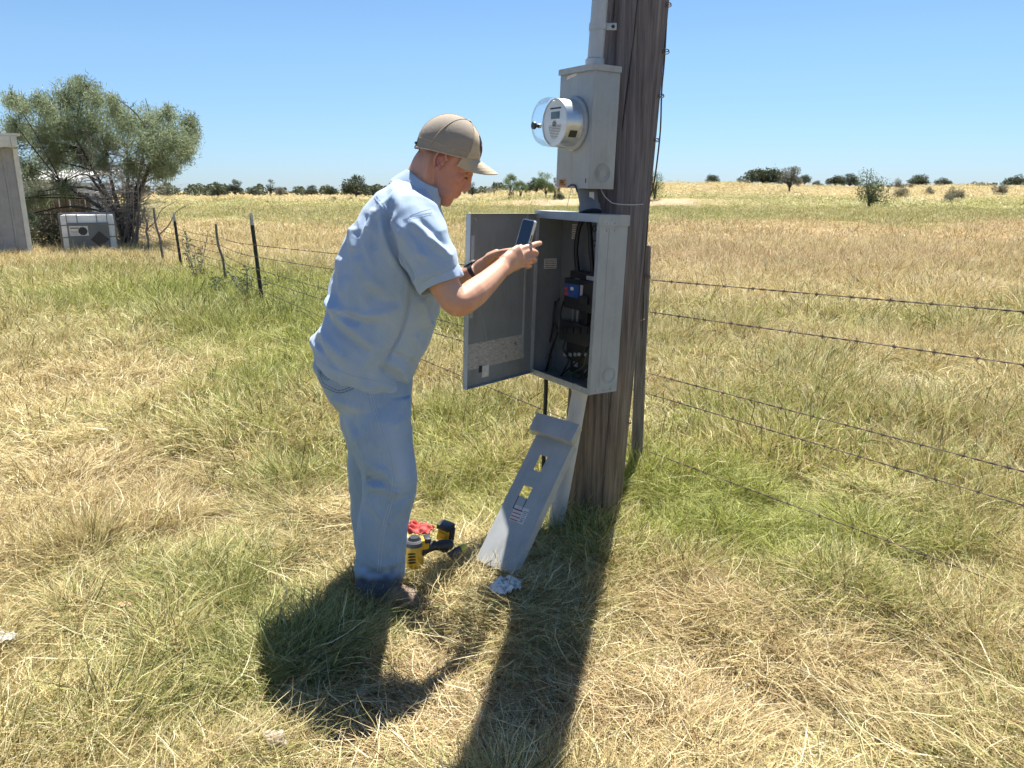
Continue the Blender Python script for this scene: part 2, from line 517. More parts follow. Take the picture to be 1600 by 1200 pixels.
def make_clump(name, n, rad, lmin, lmax, th0, th1, width, zb=(0, .01), bias=None, spread=3.14, seg=5, curl=.5, stems=0):
    """ribbons of grass: th0 start lean (min,max), th1 added lean along the blade"""
    a = rng.uniform(0, 2 * np.pi, n); rr = rad * np.sqrt(rng.uniform(0, 1, n))
    base = np.stack([rr * np.cos(a), rr * np.sin(a), rng.uniform(zb[0], zb[1], n)], 1)
    az = (a + rng.normal(0, .9, n)) if bias is None else (bias + rng.uniform(-spread, spread, n))
    L = rng.uniform(lmin, lmax, n) ** 1.0
    t0 = rng.uniform(th0[0], th0[1], n); t1 = rng.uniform(th1[0], th1[1], n)
    daz = rng.normal(0, curl, n)
    w0 = width * rng.uniform(.55, 1.35, n)
    side_rot = rng.normal(0, .7, n)
    P = base.copy(); rows = []
    for s in range(seg + 1):
        f = s / seg
        th = t0 + t1 * f + rng.normal(0, .10, n); azs = az + daz * f + rng.normal(0, .22, n)
        d = np.stack([np.sin(th) * np.cos(azs), np.sin(th) * np.sin(azs), np.cos(th)], 1)
        sd = np.stack([-np.sin(azs), np.cos(azs), np.zeros(n)], 1)
        up = np.cross(sd, d)
        sd = sd * np.cos(side_rot)[:, None] + up * np.sin(side_rot)[:, None]
        w = w0 * (1 - f ** 2.2) * (.55 + .9 * min(f * 3, .5)) * .5
        if s == seg: rows.append(P[:, None, :].copy())
        else: rows.append(np.stack([P - sd * w[:, None], P + sd * w[:, None]], 1))
        P = P + d * (L / seg)[:, None]
        P[:, 2] = np.maximum(P[:, 2], .004 + .01 * f)
    V = np.concatenate(rows, 1)            # n, 2*seg+1, 3
    k = 2 * seg + 1
    F = []
    for i in range(n):
        o = i * k
        for s in range(seg - 1):
            q = o + 2 * s
            F.append((q, q + 1, q + 3, q + 2))
        q = o + 2 * (seg - 1)
        F.append((q, q + 1, q + 2))
    me = mesh_np(name, V.reshape(-1, 3), F, M['blade'])
    tone = np.clip(rng.normal(.5, .30, n), 0, 1)
    fattr(me, 'tone', np.repeat(tone, k)); fattr(me, 'thr', np.repeat(rng.uniform(.05, .95, n), k))
    o = bpy.data.objects.new(name, me)
    return o

grass_kinds = bpy.data.collections.new('grass_kinds')     # source meshes only, never linked to the scene
KIND = {}
def kinds(tagname, count, **kw):
    KIND[tagname] = []
    for i in range(count):
        bi = rng.uniform(0, 6.28) if kw.get('bias') == 'r' else None
        k2 = dict(kw); k2['bias'] = bi
        o = make_clump('k%02d' % len(grass_kinds.objects), **k2)
        grass_kinds.objects.link(o); KIND[tagname].append(len(grass_kinds.objects) - 1)
# names sort in this order
kinds('tuft', 5, n=130, rad=.07, lmin=.09, lmax=.27, th0=(.02, .6), th1=(.2, 1.7), width=.0029)
kinds('fine', 4, n=150, rad=.11, lmin=.07, lmax=.22, th0=(.1, 1.0), th1=(-.2, 1.6), width=.0024)
kinds('mat', 6, n=185, rad=.13, lmin=.08, lmax=.25, th0=(.95, 1.62), th1=(-.35, .5), width=.0023, zb=(.0, .085), bias='r', spread=.75, curl=.8)
kinds('messy', 4, n=165, rad=.12, lmin=.07, lmax=.22, th0=(.5, 1.5), th1=(-.4, 1.0), width=.0023, zb=(0, .05), curl=1.1)
kinds('stem', 3, n=9, rad=.10, lmin=.18, lmax=.40, th0=(.0, .45), th1=(.0, .7), width=.0026)
kinds('wide', 5, n=300, rad=.34, lmin=.06, lmax=.24, th0=(.1, 1.4), th1=(.0, 1.4), width=.0055, seg=3)
kinds('far', 4, n=300, rad=1.0, lmin=.08, lmax=.26, th0=(.1, 1.2), th1=(.1, 1.0), width=.016, seg=2)

def lushness(x, y):
    l = .30 + 0 * x
    for (px, py, rx, ry, a) in [(1120, 800, 1.0, .8, 1.0), (1040, 740, .6, .7, .8), (720, 700, .7, 1.3, .6), (420, 560, 1.0, 2.6, .7), (300, 430, 4, 4, .7), (1200, 660, 1.2, 1.0, .5)]:
        cx, cy = _gxy(px, py); l = l + a * np.exp(-((x - cx) / rx) ** 2 - ((y - cy) / ry) ** 2)
    return np.clip(l, 0, 1)
def grass_object(name, label, pts, idx, rot, scl, green, red):
    me = bpy.data.meshes.new(name)
    me.from_pydata(pts.tolist(), [], [])
    fattr(me, 'green', green); fattr(me, 'red', red); 
    X_, Y_ = pts[:, 0], pts[:, 1]; fattr(me, 'lush', lushness(X_, Y_))
    a = me.attributes.new('idx', 'INT', 'POINT'); a.data.foreach_set('value', np.asarray(idx, np.int32))
    a = me.attributes.new('rot', 'FLOAT_VECTOR', 'POINT'); a.data.foreach_set('vector', np.asarray(rot, np.float32).ravel())
    a = me.attributes.new('scl', 'FLOAT_VECTOR', 'POINT'); a.data.foreach_set('vector', np.asarray(scl, np.float32).ravel())
    me.materials.append(M['blade'])
    o = link(name, me)
    ng = bpy.data.node_groups.new(name, 'GeometryNodeTree')
    ng.interface.new_socket('Geometry', in_out='INPUT', socket_type='NodeSocketGeometry')
    ng.interface.new_socket('Geometry', in_out='OUTPUT', socket_type='NodeSocketGeometry')
    gi = ng.nodes.new('NodeGroupInput'); go = ng.nodes.new('NodeGroupOutput')
    ci = ng.nodes.new('GeometryNodeCollectionInfo'); ci.inputs[0].default_value = grass_kinds
    ci.inputs['Separate Children'].default_value = True; ci.inputs['Reset Children'].default_value = True
    ip = ng.nodes.new('GeometryNodeInstanceOnPoints'); ip.inputs['Pick Instance'].default_value = True
    def na(nm, dt):
        n = ng.nodes.new('GeometryNodeInputNamedAttribute'); n.data_type = dt; n.inputs['Name'].default_value = nm
        return n.outputs['Attribute']
    L = ng.links
    L.new(gi.outputs[0], ip.inputs['Points']); L.new(ci.outputs[0], ip.inputs['Instance'])
    L.new(na('idx', 'INT'), ip.inputs['Instance Index']); L.new(na('rot', 'FLOAT_VECTOR'), ip.inputs['Rotation']); L.new(na('scl', 'FLOAT_VECTOR'), ip.inputs['Scale'])
    L.new(ip.outputs[0], go.inputs[0])
    md = o.modifiers.new('scatter', 'NODES'); md.node_group = ng
    tag(o, label, 'grass', kind='stuff')
    return o

def sector(r0, r1, density, half=44):
    area = (r1 * r1 - r0 * r0) * math.radians(half)
    n = int(area * density)
    r = np.sqrt(rng.uniform(r0 * r0, r1 * r1, n)); a = np.radians(rng.uniform(-half, half, n))
    return r * np.sin(a), r * np.cos(a)

# places trodden flat or cleared: (x, y, r)
FLAT = []
for (px, py, r) in [(760, 920, .33), (650, 885, .22), (700, 860, .25), (590, 800, .25), (820, 1080, .3), (700, 1040, .3), (900, 940, .2), (690, 1100, .35), (1000, 1080, .35), (100, 640, .9), (200, 560, 1.0), (80, 700, .7), (540, 720, .25), (1250, 1100, .5)]:
    x, y = _gxy(px, py); FLAT.append((x, y, r))
def flatness(x, y):
    f = .25 + 1.3 * (fbm2(x * .8 + 31, y * .8, 71, 3) - .42)
    for (cx, cy, r) in FLAT: f = f + .9 * np.exp(-(((x - cx) ** 2 + (y - cy) ** 2) / r ** 2))
    return np.clip(f, 0, 1)

def scatter(name, label, r0, r1, dens, kset, scale, half=44, seed=0):
    x, y = sector(r0, r1, dens, half)
    g = greenness(x, y); rd = redness(x, y); fl = flatness(x, y) * (1 - .6 * g)
    cl = fbm2(x * 2.6, y * 2.6, 91, 2)
    n = len(x); pick = rng.uniform(0, 1, n)
    idx = np.zeros(n, int)
    for nm, lo, hi in kset(g, fl, rd):
        sel = (pick >= lo) & (pick < hi)
        ks = np.array(KIND[nm]); idx[sel] = ks[rng.integers(0, len(ks), sel.sum())]
    s = scale * rng.uniform(.7, 1.3, n)
    sz = s * (.25 + 1.35 * cl) * (1 - .45 * fl)
    if r0 > 70: sz = sz * .45
    keep = np.ones(n, bool)
    for (cx, cy, r) in CLEAR: keep &= ((x - cx) ** 2 + (y - cy) ** 2) > r * r
    bk = bankness(x, y); keep &= rng.uniform(0, 1, n) > bk * .8
    # thin where the soil shows
    keep &= rng.uniform(0, 1, n) < np.clip(-.55 + 2.6 * fbm2(x * 3.6 + 5, y * 3.6, 97, 3), .10 if r1 < 10 else .5, 1)
    pts = np.stack([x, y, gh(x, y) - .006], 1)
    gs = np.clip(g + rng.normal(0, .10, n), 0, 1)
    rot = np.stack([rng.normal(0, .10, n), rng.normal(0, .10, n), rng.uniform(0, 6.283, n)], 1)
    # matted straw lies along a common sweep that turns slowly over the ground
    matset = np.isin(idx, KIND['mat'])
    scl = np.stack([s, s, sz], 1)
    k = keep
    return grass_object(name, label, pts[k], idx[k], rot[k], scl[k], gs[k], rd[k])

CLEAR = []
def near_set(g, fl, rd):
    pm = .22 + .55 * fl; pt = .08 + .45 * g; pf = .25 * (1 - fl)
    tot = pm + pt + pf + .25 + .035
    a = pm / tot; b = a + pt / tot; c = b + pf / tot; d = c + .25 / tot
    z = np.zeros_like(g)
    return [('mat', z, a), ('tuft', a, b), ('fine', b, c), ('messy', c, d), ('stem', d, z + 1.01)]
def mid_set(g, fl, rd):
    z = np.zeros_like(g); a = .25 + .35 * fl
    return [('mat', z, a * .6), ('messy', a * .6, a), ('wide', a, a + .38), ('tuft', a + .38, z + .97), ('stem', z + .97, z + 1.01)]
def far_set(g, fl, rd):
    z = np.zeros_like(g)
    return [('wide', z, z + .8), ('messy', z + .8, z + 1.01)]
def vfar_set(g, fl, rd):
    z = np.zeros_like(g)
    return [('far', z, z + 1.01)]
# ------------------------------------------------------------------ utility pole
def wood_mat(name, top, low, zmid=.9, sc=1.0):
    m, nt, b = new_mat(name)
    vec = coords(nt, (14 * sc, 14 * sc, .8 * sc)); vec2 = coords(nt, (60 * sc, 60 * sc, 1.2 * sc)); vec3 = coords(nt, (3, 3, .7))
    n1 = noise_n(nt, vec, 2.2, 6, .65, .3); n2 = noise_n(nt, vec2, 1.5, 4, .7); n3 = noise_n(nt, vec3, 1.5, 4, .6)
    ct = ramp(nt, n1, [(.28, tuple(x * .45 for x in top)), (.5, top), (.72, tuple(min(1, x * 1.5) for x in top))])
    cl = ramp(nt, n1, [(.28, tuple(x * .40 for x in low)), (.5, low), (.72, tuple(min(1, x * 1.6) for x in low))])
    tc = N(nt, 'ShaderNodeTexCoord'); sp = N(nt, 'ShaderNodeSeparateXYZ'); nt.links.new(tc.outputs['Object'], sp.inputs[0])
    ad = N(nt, 'ShaderNodeMath', operation='MULTIPLY_ADD'); ad.inputs[1].default_value = 1.2; nt.links.new(n3, ad.inputs[0]); nt.links.new(sp.outputs['Z'], ad.inputs[2])
    mr = N(nt, 'ShaderNodeMapRange'); mr.inputs[1].default_value = zmid + .1; mr.inputs[2].default_value = zmid + 1.1
    nt.links.new(ad.outputs[0], mr.inputs[0])
    c = mix(nt, mr.outputs[0], cl, ct)
    c = mix(nt, .55, c, ramp(nt, n2, [(.3, (.3, .3, .3)), (.6, (1.3, 1.3, 1.3))]), 'MULTIPLY')
    at = N(nt, 'ShaderNodeAttribute', attribute_name='crack')
    c = mix(nt, at.outputs['Fac'], c, (.012, .010, .009))
    nt.links.new(c, b.inputs['Base Color']); b.inputs['Roughness'].default_value = .85; b.inputs['Specular IOR Level'].default_value = .2
    s = N(nt, 'ShaderNodeMath', operation='ADD'); nt.links.new(n1, s.inputs[0]); nt.links.new(n2, s.inputs[1])
    bump(nt, b, s.outputs[0], .7, .006)
    return m
M['pole'] = wood_mat('weathered_pole_wood', (.165, .150, .155), (.21, .16, .115), zmid=.9)
M['post'] = wood_mat('weathered_post_wood', (.20, .18, .165), (.17, .15, .135), zmid=.4, sc=2)

def wood_cylinder(name, p0, p1, r0, r1, mt, nz, na, ncr, depth, zdense=None, seed=5, wob=.02, lump=.0):
    p0 = Vector(p0); p1 = Vector(p1)
    rg = np.random.default_rng(seed)
    L = (p1 - p0).length
    zs = np.linspace(0, 1, nz) if zdense is None else np.concatenate([np.linspace(0, zdense, int(nz * .8)), np.linspace(zdense, 1, int(nz * .2) + 1)[1:]])
    th = np.linspace(0, 2 * np.pi, na, endpoint=False)
    Z, T = np.meshgrid(zs, th, indexing='ij')
    r = r0 + (r1 - r0) * Z
    r = r * (1 + wob * (vn2(np.cos(T) * 1.3 + 5, np.sin(T) * 1.3 + Z * L * 1.1, seed) - .5) * 2)
    r = r * (1 + lump * (vn2(Z * L * 9, Z * 0, seed + 3) - .5))
    cr = np.zeros_like(r)
    for i in range(ncr):
        z0 = rg.uniform(-.1, 1); ln = rg.uniform(.12, .8) / max(L, 1) * 1.6; t0 = rg.uniform(0, 2 * np.pi)
        wd = rg.uniform(.008, .03) * (1.8 if rg.uniform() < .15 else 1); dp = depth * rg.uniform(.25, 1)
        tc = t0 + .07 * (vn2(Z * L * 2.2 + i * 7, Z * 0, seed + i) - .5) * 2 + rg.normal(0, .05) * (Z - z0) * L
        dt = np.abs((T - tc + np.pi) % (2 * np.pi) - np.pi)
        k = np.exp(-(dt / wd) ** 2) * sstep(0, .08, (Z - z0) / ln) * (1 - sstep(.85, 1, (Z - z0) / ln))
        r = r - dp * k; cr = np.maximum(cr, np.clip(k * 1.3 - .35, 0, 1) * min(1, dp / depth * 1.4))
    ax = (p1 - p0).normalized(); u = ax.orthogonal().normalized(); w = ax.cross(u)
    ax, u, w = map(np.array, (ax, u, w))
    P = np.array(p0) + (Z * L)[..., None] * ax + (r * np.cos(T))[..., None] * u + (r * np.sin(T))[..., None] * w
    V = P.reshape(-1, 3); n = len(zs)
    i, j = np.meshgrid(np.arange(n - 1), np.arange(na), indexing='ij')
    a = i * na + j; b = i * na + (j + 1) % na
    F = np.stack([a, b, b + na, a + na], -1).reshape(-1, 4).tolist()
    F.append([(n - 1) * na + k for k in range(na)])
    me = mesh_np(name, V, F, mt, True)
    fattr(me, 'crack', cr.ravel())
    return me

POLE_B = Vector((.370, 3.47, -.12)); POLE_DIR = Vector((.058, .0, 1)).normalized()
def pole_pt(z):
    return POLE_B + POLE_DIR * ((z - POLE_B.z) / POLE_DIR.z)
POLE_R = .148
pole = empty('utility_pole', pole_pt(-.05))
tag(pole, 'thick weathered wooden utility pole with long vertical cracks, carrying the meter and breaker boxes', 'utility pole')
pm = wood_cylinder('wood_shaft', pole_pt(-.12) - pole.location, pole_pt(8.2) - pole.location, POLE_R, .118, M['pole'], 420, 300, 95, .012, .36, wob=.012)
link('shaft', pm, pole)

# bare ground wire stapled down the pole, with its loops
gw = empty('ground_wire', pole_pt(.1) + Vector((.15, -.02, 0)))
tag(gw, 'thin dark wire running down the right edge of the utility pole through small loops', 'wire')
path = []
for k, (px, py) in enumerate([(1045, -60), (1042, 20), (1038, 95), (1034, 140), (1032, 200), (1027, 250), (1021, 290), (1013, 318), (1012, 352), (1006, 420), (1000, 470), (991, 545), (988, 600), (981, 660), (975, 700), (972, 752)]):
    path.append(W(px, py, 3.42) - gw.location)
mb = MB(); mb.tube(smooth_path(path, 5), .0035, M['wire_rust'], 6); mb.build('strand', gw)
for (px, py, r) in [(1044, 8, .013), (1040, 81, .015), (1033, 150, .012), (1026, 219, .011), (1006, 500, .006), (984, 660, .006)]:
    c = W(px, py, 3.40) - gw.location
    pts = [c + Vector((r * math.cos(a), -.01 * math.sin(a * .5), r * .62 * math.sin(a))) for a in np.linspace(.4, 6.6, 16)] + [c + Vector((-.02, .0, -.004))]
    mb = MB(); mb.tube(pts, .0022, M['wire_rust'], 5); mb.build('loop', gw)

# ------------------------------------------------------------------ box frames
def box_matrix(o, yaw, lx, ly=0.0):
    L1 = Matrix.Rotation(lx, 4, 'Y'); L2 = Matrix.Rotation(ly, 4, 'X')
    return Matrix.Translation(o) @ L1 @ L2 @ Matrix.Rotation(yaw, 4, 'Z')

def on_plane(MX, px, py, axis, val):
    """photo pixel -> local point on the plane local[axis] = val"""
    inv = MX.inverted()
    o = inv @ Vector((0, 0, CAM_H)); q = inv @ W(px, py, 3.0); d = q - o
    t = (val - o[axis]) / d[axis]
    return o + d * t

def knock(mb, c, r, axis, m, w=.0016):
    """pressed ring of a knockout"""
    pts = []
    for k in range(29):
        a = 2 * math.pi * k / 28
        if axis == 'x': pts.append((c[0], c[1] + r * math.cos(a), c[2] + r * math.sin(a)))
        else: pts.append((c[0] + r * math.cos(a), c[1], c[2] + r * math.sin(a)))
    mb.tube(pts, w, m, 5, cap=False)

def screw(mb, c, n, r, m):
    q = Vector(n).to_track_quat('Z', 'Y').to_matrix().to_4x4()
    mb.lathe([(0, .003), (r * .7, .003), (r, .0012), (r, -.001)], m, 10, Matrix.Translation(Vector(c)) @ q)

# ------------------------------------------------------------------ breaker panel (large open box)
PW, PD, PH = .433, .144, .732
PM = box_matrix(Vector((.326, 3.10, .674)), math.radians(-56.5), math.radians(2.0))
pan = empty('breaker_panel', mat=PM)
tag(pan, 'large open grey breaker box with its door swung open, fixed low on the utility pole', 'breaker box')
t = .003
def part(name, fn, parent, **kw):
    mb = MB(); fn(mb); return mb.build(name, parent, **kw)
G, GI = M['box_grey'], M['box_grey_in']
def f(mb):
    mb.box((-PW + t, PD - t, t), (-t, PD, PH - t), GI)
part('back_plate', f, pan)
def f(mb):
    mb.box((-t, 0, 0), (0, PD, PH), G)
    mb.box((-.020, -.0025, .002), (-.0005, .0, PH - .002), G)                    # front lip
    mb.box((0, .045, .03), (.0012, .047, PH - .05), G)                      # pressed line
    knock(mb, (.0006, .095, .075), .034, 'x', G); knock(mb, (.0006, .095, .075), .026, 'x', G, .001)
    for (y, z) in [(.035, PH - .058), (.075, PH - .058), (.06, PH - .026), (.03, .016), (.07, .012), (.11, .014)]: screw(mb, (.001, y, z), (1, 0, 0), .0045, M['galv'])
part('side_wall', f, pan)
def f(mb):
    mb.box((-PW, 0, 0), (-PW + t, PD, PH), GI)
    mb.box((-PW, -.0025, .002), (-PW + .014, 0, PH - .002), G)
part('side_wall', f, pan)
def f(mb):
    mb.box((-PW - .004, -.012, PH), (.004, PD + .003, PH + .003), G)
    mb.box((-PW - .004, -.014, PH - .028), (.004, -.012, PH + .003), G)       # rain lip at the front
    mb.box((.0042, -.014, PH - .040), (.0062, PD + .003, PH + .003), G)
    for y in (.03, .07): screw(mb, (.0065, y, PH - .03), (1, 0, 0), .004, M['galv'])
    screw(mb, (.0065, .055, PH - .015), (1, 0, 0), .004, M['galv'])
part('rain_hood', f, pan)
def f(mb):
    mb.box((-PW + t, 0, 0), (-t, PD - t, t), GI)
    mb.box((-PW, -.005, -.002), (0, -.0026, .024), G)
    for k in range(6): screw(mb, (-.05 - .065 * k, -.006, .011), (0, -1, 0), .0035, M['galv'])
part('bottom_plate', f, pan)

# door
DW, DH = .462, .716
DM = Matrix.Translation((-PW - .004, -.004, .006)) @ Matrix.Rotation(math.radians(-72), 4, 'Z')
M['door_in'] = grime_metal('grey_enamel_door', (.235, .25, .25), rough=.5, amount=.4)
M['label_paper'] = None
def label_mat():
    m, nt, b = new_mat('peeling_printed_label')
    tc = N(nt, 'ShaderNodeTexCoord'); sp = N(nt, 'ShaderNodeSeparateXYZ'); nt.links.new(tc.outputs['Object'], sp.inputs[0])
    w = N(nt, 'ShaderNodeTexWave', wave_type='BANDS', bands_direction='Z'); w.inputs['Scale'].default_value = 40; w.inputs['Distortion'].default_value = 9; w.inputs['Detail'].default_value = 5; w.inputs['Detail Scale'].default_value = 3
    mp = coords(nt, (1, 1, 1)); nt.links.new(mp, w.inputs[0])
    n1 = noise_n(nt, coords(nt, (30, 30, 90)), 1.4, 5, .7); n2 = noise_n(nt, mp, 18, 5, .7)
    c = ramp(nt, w.outputs[1], [(.1, (.33, .315, .28)), (.4, (.50, .48, .44))])
    c = mix(nt, .7, c, ramp(nt, n1, [(.35, (.6, .6, .6)), (.6, (1.1, 1.1, 1.1))]), 'MULTIPLY')
    c = mix(nt, ramp(nt, n2, [(.60, (0, 0, 0)), (.68, (1, 1, 1))]), c, (.14, .13, .12))
    nt.links.new(c, b.inputs['Base Color']); b.inputs['Roughness'].default_value = .85
    bump(nt, b, n1, .4, .003)
    return m
M['label_paper'] = label_mat()
M['scratch'] = simple('bare_scratch', (.42, .43, .43), (.34, .35, .35), rough=.5)
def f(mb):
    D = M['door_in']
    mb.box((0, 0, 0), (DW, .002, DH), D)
    mb.box((DW - .002, .002, 0), (DW, .024, DH), G)                  # free edge flange
    mb.box((.0, .002, 0), (.002, .020, DH), G)
    mb.box((.002, .002, DH - .002), (DW - .002, .020, DH), G)
    mb.box((.002, .002, 0), (DW - .002, .020, .002), G)
    # rolled stiffener close to the hinge
    prof = []
    for k in range(9):
        a = math.pi * k / 8; prof.append((.062 + .012 * math.cos(a), .002 + .007 * math.sin(a)))
    V = [(x, y, z) for z in (.10, DH - .004) for (x, y) in prof]
    mb.add(V, [[i, i + 1, i + 10, i + 9] for i in range(8)], D, True)
    for z in (.30, .52): mb.box((DW - .0245, .024, z), (DW - .006, .0255, z + .11), G, .0006)
    # latch slot and scratches
door = part('door', f, pan, M=DM)
part('printed_label', lambda mb: (mb.box((.055, .0022, .075), (.44, .0030, .185), M['label_paper']),
     mb.box((.30, .0031, .030), (.345, .0045, .080), M['white'], .001), mb.box((.345, .0031, .055), (.365, .0050, .085), M['ink'], .001)), door)
def f(mb):
    for (a, b_, w) in [((.352, .30), (.318, .19), .0022), ((.14, .045), (.14, .06), .002), ((.43, .70), (.40, .69), .004), ((.41, .71), (.40, .68), .003), ((.20, .70), (.21, .685), .004)]:
        p = Vector((a[0], .0032, a[1])); q = Vector((b_[0], .0032, b_[1])); n = (q - p).normalized(); s = Vector((-n.z, 0, n.x)) * w * .5
        mb.add([p - s * .3, p + s * .3, q + s, q - s], [[0, 1, 2, 3]], M['scratch'])
part('scratches', f, door)['kind'] = 'stuff'
for z in (.05, .36, .66):
    part('hinge', lambda mb: mb.lathe([(0, -.02), (.004, -.02), (.004, .02), (0, .02)], M['galv'], 8, Matrix.Translation((-PW - .006, -.003, z))), pan)

# inside of the box
def L(px, py, y): return on_plane(PM, px, py, 1, y)
def ppath(pts, y):
    out = []
    for k, p in enumerate(pts):
        yy = p[2] if len(p) > 2 else y
        out.append(L(p[0], p[1], yy))
    return smooth_path(out, 5)
part('supply_cable', lambda mb: mb.tube(ppath([(912, 340), (906, 352), (902, 370), (900, 395), (903, 425), (904, 436)], .095), .0105, M['rubber'], 10), pan)
part('supply_cable', lambda mb: mb.tube(ppath([(920, 340), (922, 360), (923, 385), (925, 410), (926, 432)], .090), .0105, M['rubber'], 10), pan)
def prect(mb, px0, py0, px1, py1, y0, y1, m, bev=.002):
    a = L(px0, py1, y0); b_ = L(px1, py0, y0)
    mb.box((min(a.x, b_.x), y0, min(a.z, b_.z)), (max(a.x, b_.x), y1, max(a.z, b_.z)), m, bev)
    return a, b_
def f(mb):
    prect(mb, 880, 443, 934, 480, .055, .138, M['black'], .004)
    prect(mb, 890, 430, 936, 444, .075, .138, M['black'], .003)
    prect(mb, 897, 436, 905, 442, .070, .090, M['galv'], .001)
    prect(mb, 916, 433, 930, 437, .070, .090, M['scratch'], .001)
    prect(mb, 905, 464, 918, 474, .044, .060, M['black'], .003)
mbk = part('main_breaker', f, pan)
def f(mb):
    prect(mb, 882, 446, 905, 462, .0535, .0546, M['blue'], 0)
    prect(mb, 882, 449, 887, 453, .0525, .0533, M['red'], 0); prect(mb, 882, 456, 888, 460, .0525, .0533, M['red'], 0)
    prect(mb, 891, 449, 896, 453, .0525, .0533, M['white'], 0)
    prect(mb, 906, 446, 911, 462, .0535, .0546, M['scratch'], 0)
part('label', f, mbk)
def f(mb):
    for (x0, x1) in ((893, 896), (899, 904), (914, 920), (925, 931)): prect(mb, x0, 480, x1, 512, .105, .112, M['steel'], .001)
part('bus_bar', f, pan)
def f(mb):
    prect(mb, 873, 511, 921, 530, .070, .138, M['black'], .003)
    prect(mb, 905, 486, 918, 508, .095, .138, M['black'], .003)
    for k in range(4): prect(mb, 876 + 11 * k, 513, 884 + 11 * k, 520, .062, .072, M['black'], .001)
part('branch_breaker', f, pan)
def f(mb):
    prect(mb, 884, 538, 924, 560, .100, .138, M['black'], .003)
    prect(mb, 890, 562, 918, 580, .110, .138, M['black'], .003)
    for k in range(5): prect(mb, 880 + 8 * k, 552, 884 + 8 * k, 556, .094, .100, M['galv'], .0005)
    prect(mb, 895, 566, 901, 572, .100, .110, M['galv'], .001); prect(mb, 902, 552, 906, 556, .088, .096, M['steel'], .001)
part('neutral_bar', f, pan)
wires = [([(874, 466), (868, 480), (866, 500), (871, 514)], .09, .004, 'rubber'), ([(881, 470), (876, 490), (878, 512)], .10, .0035, 'rubber'),
         ([(871, 520), (862, 545), (856, 570), (850, 590)], .08, .006, 'rubber'), ([(868, 470), (862, 520), (852, 560), (846, 585)], .10, .005, 'rubber'),
         ([(925, 535), (916, 556), (910, 574), (892, 585), (895, 600)], .06, .0018, 'green_wire'), ([(924, 570), (913, 582)], .07, .002, 'pvc'),
         ([(893, 585), (880, 580), (864, 575), (858, 585)], .07, .0016, 'green_wire'), ([(852, 560), (858, 552), (862, 562), (856, 580)], .05, .0015, 'rubber'),
         ([(905, 500), (908, 520), (916, 540), (905, 560), (890, 575), (872, 590)], .085, .004, 'rubber'), ([(925, 500), (924, 530), (928, 560), (915, 590)], .08, .006, 'rubber'),
         ([(930, 480), (931, 510), (926, 545), (920, 575), (905, 592)], .07, .005, 'rubber'), ([(884, 530), (880, 545), (888, 562), (876, 590)], .08, .0045, 'rubber')]
for pts, y, r, mm in wires:
    part('wire', lambda mb: mb.tube(ppath(pts, y), r, M[mm], 7), pan)
def txt_lines(mb, x0, x1, z0, z1, y, n, m, axis='y', seed=0):
    rg = random.Random(seed)
    for k in range(n):
        z = z1 - (k + .5) * (z1 - z0) / n; h = (z1 - z0) / n * .22
        x = x0
        while x < x1 - .002:
            w = rg.uniform(.002, .007); xe = min(x + w, x1)
            if axis == 'y': mb.add([(x, y, z - h), (xe, y, z - h), (xe, y, z + h), (x, y, z + h)], [[0, 1, 2, 3]], m)
            else: mb.add([(y, x, z - h), (y, xe, z - h), (y, xe, z + h), (y, x, z + h)], [[0, 1, 2, 3]], m)
            x = xe + rg.uniform(.001, .002)
def f(mb):
    a = on_plane(PM, 850, 420, 0, -PW + .0045); b_ = on_plane(PM, 870, 404, 0, -PW + .0045)
    x = -PW + .0042; y0, y1, z0, z1 = min(a.y, b_.y), max(a.y, b_.y), min(a.z, b_.z), max(a.z, b_.z)
    mb.box((x - .0008, y0, z0), (x, y1, z1), M['white'])
    txt_lines(mb, y0 + .003, y1 - .003, z0 + .002, z1 - .002, x + .0004, 5, M['ink'], 'x', 3)
part('sticker', f, pan)
def f(mb):
    a = L(893, 373, PD - .0045); b_ = L(906, 351, PD - .0045)
    mb.box((a.x, PD - .0042, a.z), (b_.x, PD - .0034, b_.z), M['white'])
    txt_lines(mb, a.x + .003, b_.x - .003, a.z + .004, b_.z - .004, PD - .0046, 6, M['ink'], 'y', 5)
part('sticker', f, pan)
for (px, py) in ((929, 357), (929, 380)):
    part('knockout', lambda mb: knock(mb, L(px, py, PD - .004), .012, 'y', M['black'], .002), pan)

# ------------------------------------------------------------------ meter box
MW, MD, MH = .235, .125, .470
MMX = box_matrix(Vector((.309, 3.20, 1.508)), math.radians(-60), math.radians(1.7), math.radians(.4))
met = empty('meter_box', mat=MMX)
tag(met, 'tall grey electric meter box high on the utility pole with a round glass meter', 'meter box')
def f(mb):
    mb.box((-MW, .004, 0), (-.0002, MD, MH - .001), G, .002)
part('housing', f, met)
def f(mb):
    mb.box((-MW - .002, -.003, .0), (-.001, .0038, MH - .02), G, .001)
    mb.box((-.0002, -.003, .0), (.0016, .014, MH - .02), G, .0006)
    a = on_plane(MMX, 885, 124, 1, -.0035); b_ = on_plane(MMX, 901, 117, 1, -.0035)
    mb.add([(a.x, -.0036, a.z - .004), (a.x + .02, -.0036, a.z + .0), (b_.x, -.0036, b_.z - .002), (b_.x + .002, -.0036, b_.z + .008), (b_.x - .02, -.0036, b_.z + .006), (a.x + .004, -.0036, a.z + .010)], [[0, 1, 2, 3, 4, 5]], M['white'])
    mb.box((-.020, -.0045, .022), (-.016, -.003, .040), M['ink'])
part('front_cover', f, met)
def f(mb):
    mb.box((-MW - .004, -.010, MH - .002), (.004, MD + .002, MH + .001), G)
    mb.box((-MW - .004, -.012, MH - .022), (.0042, -.0095, MH + .001), G)
    mb.box((.0030, -.0094, MH - .022), (.0052, MD + .002, MH + .001), G)
